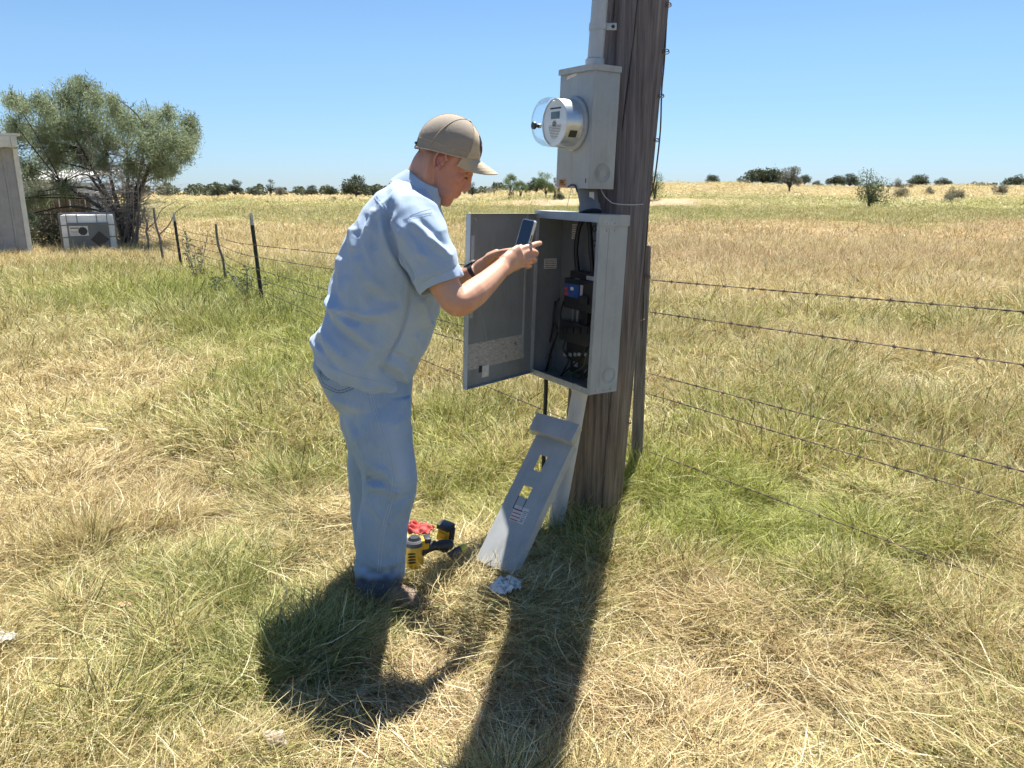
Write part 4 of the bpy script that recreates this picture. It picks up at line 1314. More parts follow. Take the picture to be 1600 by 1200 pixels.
def field_tree(name, label, cat, px, pyb, wpx, hpx, Y, kind, group=None, seed=0, mt='leaf_oak', trunk=.25, leaf=.35, nleaf=1500, trunks=1):
    b_ = W(px, pyb, Y); b_.z = float(gh(b_.x, b_.y)) - .05
    top = W(px, pyb - hpx, Y).z; dpt = Y * PC
    w = wpx / FPX * dpt; h = max(top - b_.z, .5 * hpx / FPX * dpt, .3)
    rg = random.Random(seed)
    t_ = empty(name, b_)
    tag(t_, label, cat, group)
    # crown clumps
    cl_ = []
    nC = {'oak': 9, 'loose': 8, 'bush': 11, 'brush': 7}[kind]
    z0 = trunk * h
    for k in range(nC):
        if kind == 'bush':
            a = rg.uniform(0, 6.28); rr = rg.uniform(0, .34) * w; z = rg.uniform(.08, .66) * h; r = rg.uniform(.20, .30) * min(w, h)
            cx = rr * math.cos(a); z *= (1 - .5 * abs(cx) / (w * .5)) * 1.2
            cl_.append(((cx, rr * math.sin(a), z), r, .9))
        else:
            u = (k + .5) / nC * 2 - 1 + rg.uniform(-.12, .12); r = rg.uniform(.13, .22) * w * (1 if kind == 'oak' else .8)
            r = min(r * (1.25 if kind == 'loose' else 1), .38 * h)
            env = math.sqrt(max(0.04, 1 - u * u * .9))
            zt = z0 + (h - z0) * (env * rg.uniform(.62, 1.0)) - r * .8
            cl_.append(((u * (w * .5 - r * .7), rg.uniform(-.3, .3) * w * env, max(zt, z0 * .8 + .2 * r)), r, .75))
            if kind == 'oak' or rg.random() < .5:
                cl_.append(((u * (w * .36), rg.uniform(-.3, .3) * w * env, z0 + (h - z0) * .38 * env), r * .95, .7))
    tot = sum(c[1] ** 2 for c in cl_)
    P, T = clump_cloud(cl_, nleaf / tot, .45 if kind != 'loose' else .1)
    P = P + rng.normal(0, .03 * w, P.shape)
    P[:, 2] = np.clip(P[:, 2], .05, h * 1.04)
    T = T + .12 * (vn3(P[:, 0] / w * 9, P[:, 1] / w * 9, P[:, 2] / w * 9, seed) - .5) * 2
    link('crown', leaves_mesh('crown', P, leaf * w / 6, leaf * w / 9, .1, M[mt], T), t_)
    mb = MB()
    for j in range(trunks):
        bx = (rg.uniform(-.12, .12) * w) if trunks > 1 else 0
        for k, (c, r, s) in enumerate(cl_[j::trunks]):
            c = Vector(c); m1 = Vector((bx * 1.1, 0, z0 * .7 + .1)); m2 = m1.lerp(c, .5) + Vector((rg.uniform(-.05, .05) * w, 0, .04 * h))
            mb.tube(smooth_path([Vector((bx, 0, -.2)), m1, m2, c], 3), [h * q * (.42 if kind == 'loose' else .8) for q in (.045, .040, .036, .032, .026, .02, .016, .012, .009, .006)], M['bark'], 6)
    mb.build('trunk', t_)
    return t_

TR = [  # px, base y, width, height, distance, kind, name, label, cat, group, material, trunks
    (262, 301, 24, 10, 190, 'bush', 'bush', 'low dark bush on the horizon just beyond the mesquite crown', 'bush', None, 'leaf_oak'),
    (322, 300, 12, 9, 230, 'oak', 'oak_tree', 'very small round tree standing apart at the left end of the tree line', 'tree', None, 'leaf_oak'),
    (341, 307, 25, 26, 150, 'oak', 'oak_tree', 'small dark tree with bare trunk showing, lowest rooted of the left tree line', 'tree', None, 'leaf_oak'),
    (367, 300, 27, 22, 200, 'oak', 'oak_tree', 'broad round dark tree next right of the one with the bare trunk', 'tree', None, 'leaf_oak'),
    (395, 300, 20, 11, 220, 'oak', 'oak_tree', 'low squat tree between two taller round ones on the left horizon', 'tree', None, 'leaf_oak'),
    (423, 299, 17, 20, 210, 'oak', 'oak_tree', 'slim mushroom shaped tree in the middle of the left horizon', 'tree', None, 'leaf_oak'),
    (437, 301, 22, 12, 205, 'bush', 'bush', 'greyish bush right beside the slim mushroom shaped tree', 'bush', None, 'leaf_grey'),
    (462, 299, 12, 9, 230, 'oak', 'oak_tree', 'tiny tree with a spiky top near a gap in the tree line', 'tree', None, 'leaf_oak'),
    (486, 300, 22, 12, 210, 'oak', 'oak_tree', 'low twin topped tree left of the large spreading oak', 'tree', None, 'leaf_oak'),
    (516, 300, 22, 13, 215, 'oak', 'oak_tree', 'small domed tree touching the left side of the large spreading oak', 'tree', None, 'leaf_oak'),
    (556, 304, 48, 32, 165, 'oak', 'oak_tree', 'large spreading oak just left of the man, tallest of the left tree line', 'tree', None, 'leaf_oak'),
    (583, 303, 26, 16, 175, 'oak', 'oak_tree', 'lower oak merging into the right side of the large spreading oak', 'tree', None, 'leaf_oak'),
    (738, 297, 16, 17, 160, 'oak', 'oak_tree', 'small dark tree seen between the nose and the cap brim', 'tree', None, 'leaf_oak'),
    (764, 297, 18, 8, 190, 'bush', 'bush', 'low pale bush under the tip of the cap brim', 'bush', None, 'leaf_grey'),
    (772, 298, 7, 15, 150, 'loose', 'sapling', 'thin sapling just right of the low pale bush by the cap brim', 'tree', None, 'leaf_grey'),
    (798, 305, 32, 38, 88, 'loose', 'mesquite_sapling', 'pale thin leaved small tree with several bare stems left of the meter box', 'tree', None, 'leaf_bright'),
    (815, 304, 24, 28, 92, 'loose', 'mesquite_sapling', 'green small tree with forked stems, second from left on the sandy bank', 'tree', None, 'leaf_bright'),
    (838, 299, 36, 26, 115, 'oak', 'oak_tree', 'dark leafy tree rising behind the small trees on the sandy bank', 'tree', None, 'leaf_oak'),
    (850, 303, 34, 40, 95, 'loose', 'mesquite_tree', 'bright green leaning tree close to the left edge of the meter box', 'tree', None, 'leaf_bright'),
    (868, 307, 18, 33, 86, 'loose', 'mesquite_sapling', 'nearly bare grey sapling half hidden by the meter box corner', 'tree', None, 'leaf_grey'),
    (874, 308, 24, 10, 85, 'bush', 'bush', 'dark low bush at the foot of the bare sapling by the meter box', 'bush', None, 'leaf_oak'),
    (1023, 299, 36, 46, 82, 'bush', 'bush', 'tall pale green rounded bush emerging right behind the pole', 'bush', None, 'leaf_bright'),
    (1113, 290, 20, 18, 170, 'oak', 'oak_tree', 'small lone tree on the ridge left of the wide dark oak', 'tree', None, 'leaf_oak'),
    (1156, 287, 18, 11, 180, 'bush', 'bush', 'low bush tucked against the left foot of the wide dark oak', 'bush', None, 'leaf_oak'),
    (1192, 288, 58, 32, 160, 'oak', 'oak_tree', 'wide dark oak, the biggest tree on the right ridge', 'tree', None, 'leaf_oak'),
    (1233, 299, 32, 40, 118, 'oak', 'oak_tree', 'greyish tree standing in front of the right side of the wide dark oak', 'tree', None, 'leaf_grey'),
    (1257, 288, 20, 17, 168, 'oak', 'oak_tree', 'small dark tree just right of the greyish one', 'tree', None, 'leaf_oak'),
    (1278, 290, 20, 7, 165, 'bush', 'bush', 'thin low bush on the ridge between the small dark tree and a flat topped one', 'bush', None, 'leaf_oak'),
    (1305, 288, 28, 17, 175, 'oak', 'oak_tree', 'flat topped oak left of the bright round bush', 'tree', None, 'leaf_oak'),
    (1328, 288, 26, 18, 178, 'oak', 'oak_tree', 'flat topped oak partly behind the bright round bush', 'tree', None, 'leaf_oak'),
    (1359, 309, 52, 50, 72, 'bush', 'bush', 'large green round bush standing alone on the slope, nearest one on the right', 'bush', None, 'leaf_green'),
    (1402, 291, 26, 12, 150, 'bush', 'bush', 'pale grey brush right behind the large green round bush', 'bush', None, 'leaf_grey'),
    (1436, 290, 30, 17, 165, 'oak', 'oak_tree', 'umbrella shaped oak, left one of a pair on the right ridge', 'tree', None, 'leaf_oak'),
    (1474, 288, 24, 12, 185, 'oak', 'oak_tree', 'smaller umbrella shaped oak, right one of a pair on the right ridge', 'tree', None, 'leaf_oak'),
    (1490, 303, 30, 10, 95, 'bush', 'brush_pile', 'brown brush heap in the open slope below the pair of umbrella oaks', 'brush', None, 'leaf_grey'),
    (1484, 312, 26, 9, 85, 'bush', 'brush_pile', 'lower brown brush heap nearest the fence on the right slope', 'brush', None, 'leaf_grey'),
    (1452, 299, 18, 8, 110, 'bush', 'brush_pile', 'small dark brush clump left of the brown brush heap', 'brush', None, 'leaf_grey'),
    (1562, 299, 26, 10, 110, 'bush', 'brush_pile', 'brown brush clump near the right edge of the slope', 'brush', None, 'leaf_grey'),
    (1586, 290, 34, 16, 170, 'oak', 'oak_tree', 'oak cut by the right edge of the frame', 'tree', None, 'leaf_oak'),
    (1408, 298, 26, 9, 100, 'bush', 'brush_pile', 'low straw coloured brush just right of the large green round bush', 'brush', None, 'leaf_grey'),
    (337, 316, 14, 6, 100, 'bush', 'brush_pile', 'small dark brush heap in the left field below the tree line', 'brush', None, 'leaf_grey'),
    (418, 316, 12, 4, 105, 'bush', 'brush_pile', 'flat dark brush in the left field below the mushroom shaped tree', 'brush', None, 'leaf_grey'),
    (521, 311, 18, 6, 110, 'bush', 'brush_pile', 'small brush heap in the left field under the domed tree', 'brush', None, 'leaf_grey'),
    (548, 311, 16, 7, 112, 'bush', 'brush_pile', 'small brush heap in the left field under the large spreading oak', 'brush', None, 'leaf_grey'),
]
for k, (px, pyb, w, h, Y, kd, nm, lb, ct, gr, mt) in enumerate(TR):
    # let the tree stand on the terrain: find the distance where the ground meets its base pixel, if it does
    gr = {'oak_tree': 'oaks along the far horizon', 'bush': 'bushes scattered in the far pasture', 'brush_pile': 'brush heaps in the far pasture', 'mesquite_sapling': 'small trees on the sandy bank'}.get(nm, gr)
    if px > 1050: w, h = w * 1.15, h * 1.12
    field_tree(nm, lb, ct, px, pyb, w, h, Y, kd, gr, seed=100 + k, mt=mt, trunk=.16, nleaf=4200 if kd == 'loose' else 3000 if w > 20 else 1500, leaf=.30 if kd == 'oak' else .22,
               trunks=3 if kd == 'loose' else 1)
# distant unbroken tree line on the horizon, left
n = 16000
az = rng.uniform(-.50, -.0, n); Yd = rng.uniform(215, 300, n)
dens_ = fbm2(az * 60, az * 0, 7, 3)
k = rng.uniform(0, 1, n) < np.clip((dens_ - .30) * 3, .1, 1)
az, Yd, dens_ = az[k], Yd[k], dens_[k]
C = np.stack([az * Yd, Yd, gh(az * Yd, Yd) + rng.uniform(0, 1, len(az)) * (1.0 + 4.2 * dens_ ** 1.5)], 1)
tl = link('distant_treeline', leaves_mesh('distant_treeline', C, .8, .6, .0, M['leaf_oak'], rng.normal(.45, .2, len(C))))
tag(tl, 'thin grey green line of distant woods along the left horizon', 'woods', kind='stuff')
n = 900
az = rng.uniform(.28, .8, n); Yd = rng.uniform(150, 170, n)
C = np.stack([az * Yd, Yd, gh(az * Yd, Yd) + rng.uniform(0, .7, n)], 1)
k = fbm2(az * 40, az * 0, 17, 2) > .5
sc2 = link('ridge_scrub', leaves_mesh('ridge_scrub', C[k], .9, .6, .0, M['leaf_grey'], rng.normal(.4, .2, k.sum())))
tag(sc2, 'low scrub dotted along the right hand ridge', 'scrub', kind='stuff')

# ------------------------------------------------------------------ big mesquite by the tote
MY = 22.0
mb0 = W(196, 384, MY); mb0.z = float(gh(mb0.x, mb0.y)) - .05
mesq = empty('mesquite_tree', mb0)
tag(mesq, 'big feathery grey green mesquite tree with many bare lower branches, rising over the white tote', 'tree')
rgm = random.Random(3)
def mp(px, py, dy=0.0):
    return W(px, py, MY + dy) - mb0
mbt = MB(); mbw = MB()
clumps = [(35, 160, 24), (18, 150, 18), (60, 150, 20), (30, 200, 34), (70, 205, 36), (12, 235, 30), (45, 262, 38), (105, 150, 34), (135, 135, 24), (150, 150, 24), (120, 125, 16), (95, 190, 42), (140, 190, 42),
          (85, 240, 46), (130, 235, 40), (60, 300, 30), (100, 285, 28), (180, 165, 22), (195, 185, 36), (170, 215, 32), (235, 185, 30), (262, 170, 22), (225, 220, 40), (265, 215, 40), (295, 185, 20), (300, 200, 16),
          (285, 235, 22), (205, 255, 30), (250, 262, 28), (268, 255, 18), (30, 310, 26), (175, 150, 14), (290, 215, 22), (75, 165, 22), (250, 245, 26), (160, 250, 22), (45, 335, 22), (20, 190, 26)]
CL_ = []
for (x, y, r) in clumps:
    for j in range(2):
        dy = rgm.uniform(-1.6, 1.6)
        c = mp(x, y, dy); CL_.append((c, r * rgm.uniform(.55, .95) / FPX * MY, .8))
# limbs: trunk forks to groups of clumps
forks = [((188, 352), (172, 318), (140, 275)), ((192, 350), (178, 300), (165, 240)), ((200, 345), (200, 290), (198, 230)), ((206, 340), (222, 290), (245, 235)), ((185, 350), (150, 320), (95, 285)), ((203, 350), (212, 300), (225, 250)), ((190, 352), (165, 300), (120, 220))]
ends = []
for fk in forks:
    dy = rgm.uniform(-1, 1)
    pts = [Vector((rgm.uniform(-.1, .1), rgm.uniform(-.1, .1), -.1))] + [mp(x, y, dy * (i + 1) / 3) for i, (x, y) in enumerate(fk)]
    sp = smooth_path(pts, 5); r0 = rgm.uniform(.07, .11)
    mbt.tube(sp, [r0 * (1 - .72 * k / len(sp)) for k in range(len(sp))], M['bark'], 8)
    ends.append((sp, r0))
for c, r, s in CL_:
    c = Vector(c)
    # nearest limb point below
    best = None
    for sp, r0 in ends:
        for k in range(len(sp) // 3, len(sp)):
            d = (sp[k] - c).length + max(0, sp[k].z - c.z) * 2
            if best is None or d < best[0]: best = (d, sp[k], r0 * (1 - .72 * k / len(sp)))
    p = best[1]; m_ = p.lerp(c, .5) + Vector((rgm.uniform(-.15, .15), rgm.uniform(-.15, .15), rgm.uniform(0, .25)))
    sp = smooth_path([p, m_, c], 4)
    mbt.tube(sp, [best[2] * .55 * (1 - .8 * k / len(sp)) + .004 for k in range(len(sp))], M['bark'], 6)
    for j in range(5):
        d = Vector((rgm.gauss(0, 1), rgm.gauss(0, 1), rgm.gauss(0, .8))).normalized() * r
        mbt.tube([c, c + d * .5 + Vector((0, 0, .04)), c + d], [.008, .006, .003], M['bark'], 4)
# bare twigs in the lower middle
for j in range(480):
    sp, r0 = ends[rgm.randrange(len(ends))]
    p = sp[rgm.randrange(2, len(sp))]
    d = Vector((rgm.gauss(.15, 1), rgm.gauss(0, 1), rgm.gauss(.35, .55))).normalized() * rgm.uniform(.3, 1.15)
    q = p + d * .5 + Vector((rgm.uniform(-.1, .1), rgm.uniform(-.1, .1), rgm.uniform(-.05, .12))); e = p + d + Vector((0, 0, rgm.uniform(-.15, .15)))
    mbw.tube([p, q, e], [.014, .009, .005], M['twig'], 4)
    for _ in range(3):
        f2 = Vector((rgm.gauss(0, 1), rgm.gauss(0, 1), rgm.gauss(.1, .8))).normalized() * rgm.uniform(.12, .4)
        mbw.tube([q.lerp(e, rgm.random()), e + f2], [.005, .0025], M['twig'], 3)
# young stems rising from the base
for j in range(16):
    x = rgm.uniform(188, 232); y = rgm.uniform(255, 330)
    e = mp(x, y, rgm.uniform(-1, 1)); b0 = Vector((rgm.uniform(-.1, .25), rgm.uniform(-.2, .2), -.05))
    sp = smooth_path([b0, b0.lerp(e, .5) + Vector((rgm.uniform(-.08, .12), 0, 0)), e], 5)
    mbw.tube(sp, [.022 * (1 - .85 * k / len(sp)) + .003 for k in range(len(sp))], M['twig'], 5)
mbt.build('trunk', mesq)
o = mbw.build('bare_twigs', mesq); o['kind'] = 'stuff'
# foliage: sprays of narrow leaflets hanging from short shoots
P = []; T = []
for c, r, s in CL_:
    ns = int(190 * (r / .55) ** 2) + 18
    u = rng.normal(0, 1, (ns, 3)); u /= np.linalg.norm(u, axis=1)[:, None]
    q = np.array(c) + u * (r * rng.uniform(.12, 1.12, ns))[:, None] * np.array([1, 1, .85])
    tn = rng.normal(.48, .16)
    for j in range(9):
        off = np.stack([rng.normal(0, .05, ns), rng.normal(0, .05, ns), -.030 * j + rng.normal(0, .02, ns)], 1)
        P.append(q + off); T.append(np.full(ns, tn) + rng.normal(0, .14, ns))
P = np.concatenate(P); T = np.concatenate(T)
link('foliage', leaves_mesh('foliage', P, .11, .019, .35, M['leaf_mesq'], T), mesq)['kind'] = 'stuff'

# green weeds along the fence and dark growth behind the shed
def weed(px, py, Y, h, label, seed):
    b_ = W(px, py, Y); b_.z = float(gh(b_.x, b_.y)) - .02
    rg = random.Random(seed); w_ = empty('weed', b_); tag(w_, label, 'weed', 'leafy weeds along the fence')
    mb = MB(); C = []
    for k in range(7):
        e = Vector((rg.gauss(0, .14), rg.gauss(0, .14), h * rg.uniform(.6, 1)))
        sp = smooth_path([Vector((0, 0, 0)), e * .5 + Vector((rg.gauss(0, .03), 0, 0)), e], 4); mb.tube(sp, [.006] * len(sp), M['twig'], 4)
        for p in sp[2:]:
            for _ in range(5): C.append(p + Vector((rg.gauss(0, .045), rg.gauss(0, .045), rg.gauss(0, .03))))
    mb.build('stem', w_)
    link('leaves', leaves_mesh('leaves', np.array([list(c) for c in C]), .05, .022, 0, M['leaf_green'], rng.normal(.5, .2, len(C))), w_)['kind'] = 'stuff'
weed(308, 436, 13.2, .95, 'upright leafy green weed between the two steel posts', 1)
weed(385, 462, 10.9, .5, 'low leafy green weed at the foot of the nearest steel post', 2)
weed(340, 470, 11.2, .35, 'small green weed left of the crooked stick post foot', 3)
n = 2600
x = rng.uniform(W(52, 380, 20).x, W(104, 380, 21).x, n); y = rng.uniform(19.5, 23, n)
C = np.stack([x, y, gh(x, y) + rng.uniform(0, 1, n) ** 1.6 * 1.0], 1)
sh_ = link('undergrowth', leaves_mesh('undergrowth', C, .14, .03, -.4, M['leaf_oak'], rng.normal(.5, .25, n)))
tag(sh_, 'dark tangled undergrowth between the shed corner and the white tote', 'undergrowth', kind='stuff')

# ------------------------------------------------------------------ small things on the ground
def surf(px, py, lift=0.0):
    p = gpt(px, py); p.z += lift; return p

# cordless tool lying with its battery up
def rot_tool(p, rz, rx=0.0, ry=0.0): return Matrix.Translation(p) @ Matrix.Rotation(rz, 4, 'Z') @ Matrix.Rotation(ry, 4, 'Y') @ Matrix.Rotation(rx, 4, 'X')
YB, BK, SG = M['yellow'], M['black'], simple('dark_grey_plastic', (.09, .09, .095), (.07, .07, .075), rough=.5)
p = W(648, 862, 2.76)
t1 = empty('cordless_drill', mat=rot_tool(p, math.radians(15)) @ Matrix.Scale(1.02, 4))
tag(t1, 'yellow and black cordless drill lying in straw right behind the leg of the jeans', 'power tool')
part('motor_housing', lambda mb: (mb.tube([(0, 0, -.06), (0, 0, -.045), (0, 0, .02), (0, 0, .03)], [.026, .034, .034, .030], YB, 20), mb.tube([(0, 0, .029), (0, 0, .045), (0, 0, .052)], [.035, .035, .028], SG, 20),
     mb.tube([(0, 0, .051), (0, 0, .062)], [.026, .018], BK, 20), [mb.box((-.030 + .0, -.037, -.03 + k * .012), (-.002, -.030, -.026 + k * .012), BK) for k in range(4)]), t1)
part('handle', lambda mb: (mb.box((.022, -.022, .012), (.055, .022, .052), YB, .008), mb.tube([(.02, 0, .0), (.05, 0, .012), (.085, 0, .018)], [.024, .021, .019], BK, 14), mb.box((.036, -.024, .036), (.062, .024, .058), BK, .007)), t1)
part('chuck', lambda mb: mb.tube([(.08, 0, .012), (.10, 0, .014), (.14, .0, .012), (.15, .0, .012)], [.016, .021, .020, .012], BK, 16), t1)
p = W(697, 834, 2.87)
t2 = empty('impact_driver', mat=rot_tool(p, math.radians(-25), 0, math.radians(10)) @ Matrix.Scale(1.02, 4))
tag(t2, 'smaller yellow and black impact driver standing with its black battery pack upward', 'power tool')
part('motor_housing', lambda mb: (mb.box((-.030, -.024, -.030), (.026, .024, .026), YB, .010), mb.tube([(.0, -.0, -.075), (.006, 0, -.02)], [.017, .020], BK, 14), mb.box((.018, -.020, -.06), (.030, .020, .03), BK, .004)), t2)
part('battery_pack', lambda mb: (mb.box((-.034, -.028, .022), (.022, .028, .044), BK, .007), mb.box((-.020, -.0295, -.022), (.012, -.0245, .014), YB, .002)), t2)
p = W(716, 862, 2.80)
t3 = empty('wire_stripper', mat=rot_tool(p, math.radians(20)))
tag(t3, 'small black and yellow green hand tool between the drill pair and the panel cover', 'hand tool')
part('handle', lambda mb: (mb.tube([(-.03, 0, -.02), (-.01, 0, .0), (.012, 0, .012)], [.012, .017, .014], SG, 12), mb.tube([(-.035, .02, -.02), (-.01, .015, -.006), (.01, .01, .006)], [.01, .013, .012], M['green_wire'], 12)), t3)
M['lime'] = simple('lime_plastic', (.50, .52, .08), (.45, .45, .06), rough=.4)
part('tip', lambda mb: mb.tube([(.012, 0, .012), (.024, 0, .016), (.034, 0, .014)], [.015, .014, .008], M['lime'], 12), t3)
# crumpled red glove
def crumple(name, c, sx, sy, h, m, label, cat, seed, n=26, rz=0):
    X, Yg = np.meshgrid(np.linspace(-1, 1, n), np.linspace(-1, 1, n), indexing='ij')
    edge = 1 - .25 * vn2(np.arctan2(Yg, X) * 1.8 + 9, X * 0, seed)
    Z = h * (.25 + .8 * np.abs(fbm2(X * 1.7 + seed, Yg * 1.7, seed, 2) - .5) * 2.6) * (1 - .55 * (X ** 2 + Yg ** 2) / 2)
    dx = .25 * (fbm2(X * 2, Yg * 2 + 4, seed + 2) - .5); dy = .25 * (fbm2(X * 2 + 7, Yg * 2, seed + 4) - .5)
    x = (X * np.sqrt(1 - Yg ** 2 / 2) * edge + dx) * sx; y = (Yg * np.sqrt(1 - X ** 2 / 2) * edge + dy) * sy
    V = np.stack([x, y, Z], -1).reshape(-1, 3)
    F = []
    for i in range(n - 1):
        for j in range(n - 1): q = i * n + j; F.append((q, q + n, q + n + 1, q + 1))
    V2 = V.copy(); V2[:, 2] = np.maximum(V2[:, 2] - .004, -.01)
    me = mesh_np(name, np.concatenate([V, V2]), F + [tuple(k + n * n for k in f)[::-1] for f in F], m, True)
    o = link(name, me); o.location = c; o.rotation_euler = (0, 0, rz)
    return tag(o, label, cat)
crumple('work_glove', W(655, 831, 3.0), .065, .055, .05, M['red_cloth'], 'crumpled red work glove lying in the grass beyond the yellow drill', 'glove', 5)
M['paper'] = simple('printed_paper', (.74, .72, .67), (.30, .29, .28), scale=55, rough=.8, fac=(.5, .62))
crumple('crumpled_paper', surf(792, 944, .07), .075, .060, .035, M['paper'], 'crumpled white paper in the straw at the edge of the pole shadow', 'paper', 9, rz=.5)
M['pale_scrap'] = simple('pale_scrap', (.50, .49, .44), (.36, .34, .28), scale=30, rough=.9)
M['tan_scrap'] = simple('tan_scrap', (.62, .36, .20), (.6, .45, .25), rough=.7)
M['pale_stone'] = simple('pale_stone', (.38, .32, .24), (.28, .23, .17), scale=25, rough=.9, bmp=.5)
crumple('tan_scrap', surf(203, 1006, .15), .028, .013, .018, M['tan_scrap'], 'small orange tan scrap in the grass at lower left', 'litter', 12)
crumple('white_rag', surf(10, 1032, .08), .05, .03, .02, M['pale_scrap'], 'white scrap at the left frame edge in lower left grass', 'litter', 14, rz=.5)
def stone(px, py, r, label, seed, m='pale_stone', lift=.03):
    bm = bmesh.new(); bmesh.ops.create_icosphere(bm, subdivisions=3, radius=1)
    for v in bm.verts:
        d = 1 + .5 * (noise.noise(v.co * 1.4 + Vector((seed, 0, 0)))) + .15 * noise.noise(v.co * 4 + Vector((seed, 3, 0)))
        v.co = Vector((v.co.x * r * d, v.co.y * r * .8 * d, v.co.z * r * .5 * d))
    me = bpy.data.meshes.new('stone'); bm.to_mesh(me); bm.free(); me.materials.append(M[m])
    o = link('stone', me); o.location = surf(px, py, lift); tag(o, label, 'stone')
stone(432, 1188, .035, 'pale tan stone at the bottom edge of the picture', 3, lift=.07)
stone(566, 1112, .018, 'small reddish stone near the lower tip of the man\'s shadow', 8, lift=.07)
# ------------------------------------------------------------------ the man
def superring(Lp, Rp, hy, n=36, ex=2.0, yc=None):
    c = (Lp + Rp) * .5; u = (Rp - Lp) * .5
    out = []
    for k in range(n):
        a = 2 * math.pi * k / n; ca, sa = math.cos(a), math.sin(a)
        ca = math.copysign(abs(ca) ** (2 / ex), ca); sa = math.copysign(abs(sa) ** (2 / ex), sa)
        out.append(c + u * ca + Vector((0, hy, 0)) * sa)
    return out
def loft(mb, rings, m, smooth=True):
    n = len(rings[0]); V = [p for r in rings for p in r]; F = []
    for i in range(len(rings) - 1):
        for k in range(n):
            a = i * n + k; b_ = i * n + (k + 1) % n; F.append([a, b_, b_ + n, a + n])
    F.append(list(range(n))[::-1]); F.append([(len(rings) - 1) * n + k for k in range(n)])
    mb.add(V, F, m, smooth)
def ellipsoid(mb, MX, r, m, nu=24, nv=14):
    rings = []
    for j in range(1, nv):
        ph = math.pi * j / nv - math.pi / 2
        rings.append([MX @ Vector((r[0] * math.cos(ph) * math.cos(2 * math.pi * k / nu), r[1] * math.cos(ph) * math.sin(2 * math.pi * k / nu), r[2] * math.sin(ph))) for k in range(nu)])
    loft(mb, rings, m)
def remesh(mb, name, voxel, smooth=6, fac=.5):
    me = mb.mesh(name + '_src')
    o = bpy.data.objects.new(name, me); COL.objects.link(o)
    r = o.modifiers.new('r', 'REMESH'); r.mode = 'VOXEL'; r.voxel_size = voxel; r.use_smooth_shade = True
    if smooth:
        s = o.modifiers.new('s', 'SMOOTH'); s.factor = fac; s.iterations = smooth
    dg = bpy.context.evaluated_depsgraph_get(); dg.update()
    out = bpy.data.meshes.new_from_object(o.evaluated_get(dg))
    bpy.data.objects.remove(o); bpy.data.meshes.remove(me)
    out.name = name; out.materials.clear()
    return out
def co_of(me):
    a = np.zeros(len(me.vertices) * 3, np.float32); me.vertices.foreach_get('co', a); return a.reshape(-1, 3).astype(float)
def no_of(me):
    a = np.zeros(len(me.vertices) * 3, np.float32); me.vertex_normals.foreach_get('vector', a); return a.reshape(-1, 3).astype(float)
def set_co(me, V):
    me.vertices.foreach_set('co', V.astype(np.float32).ravel()); me.update()
def folds(me, strokes, noise_amp=.0, seed=0, extra=None):
    """strokes: (pixel polyline, amplitude m, width px); only on the side seen in the photo"""
    V = co_of(me); Nn = no_of(me); P = proj(V)
    view = V - np.array([0, 0, CAM_H]); facing = -(view * Nn).sum(1) / np.linalg.norm(view, axis=1)
    fw = sstep(-.05, .25, facing)
    D = np.zeros(len(V))
    for pts, amp, w in strokes:
        pts = np.array([list(p) for p in smooth_path([Vector((p[0], p[1], 0)) for p in pts], 4)])[:, :2]
        best = np.full(len(V), 1e9); tb = np.zeros(len(V)); ns = len(pts) - 1
        lo = pts.min(0) - 3 * w; hi = pts.max(0) + 3 * w
        sel = np.where((P[:, 0] > lo[0]) & (P[:, 0] < hi[0]) & (P[:, 1] > lo[1]) & (P[:, 1] < hi[1]))[0]
        if len(sel) == 0: continue
        Q = P[sel]; bd = np.full(len(sel), 1e9); bt = np.zeros(len(sel))
        for i in range(ns):
            a = pts[i]; d = pts[i + 1] - a; L2 = d @ d + 1e-9
            t_ = np.clip(((Q - a) @ d) / L2, 0, 1)
            ds = np.linalg.norm(Q - a - t_[:, None] * d, axis=1)
            up = ds < bd; bd[up] = ds[up]; bt[up] = (i + t_[up]) / ns
        D[sel] += amp * np.exp(-(bd / w) ** 2) * np.clip(np.minimum(bt, 1 - bt) * 5 + .15, 0, 1)
    if noise_amp:
        x, y, z = V.T
        n1 = vn3(x * 9 + z * 3, y * 9, z * 5 - x * 3, seed) - .5; n2 = vn3(x * 22 + z * 9, y * 22, z * 13, seed + 1) - .5
        n3 = 1 - np.abs(vn3(x * 13 + z * 5, y * 13, z * 8 - x * 6, seed + 5) - .5) * 4
        D2 = noise_amp * (n1 * 1.2 + n2 * .5 + .75 * np.clip(n3, 0, 1))
    else: D2 = 0
    V = V + Nn * (D * fw + D2)[:, None]
    set_co(me, V)
def bvh_of(me):
    V = [v.co.copy() for v in me.vertices]; return BVHTree.FromPolygons(V, [tuple(p.vertices) for p in me.polygons])
def drape(bvh, pts, lift=.0008, step=3):
    out = []
    pts = smooth_path([Vector((p[0], p[1], 0)) for p in pts], 4)
    o = Vector((0, 0, CAM_H))
    for a, b_ in zip(pts[:-1], pts[1:]):
        n = max(1, int((b_ - a).length / step))
        for k in range(n):
            p = a.lerp(b_, k / n); d = (W(p.x, p.y, 3.0) - o).normalized()
            h = bvh.ray_cast(o, d)
            if h[0] is not None: out.append(h[0] + h[1] * lift if h[1].dot(d) < 0 else h[0] - h[1] * lift)
    return out

ROOT = Vector((W(590, 925, 2.66).x, 2.76, float(gh(-.49, 2.76))))
man = empty('person', ROOT)
tag(man, 'young man in light blue shirt, faded jeans and tan cap bending over a phone', 'person')
def on_man(me, name, **kw):
    o = link(name, me, man); o.matrix_basis = Matrix.Translation(-ROOT)
    return tag(o, **kw) if kw else o

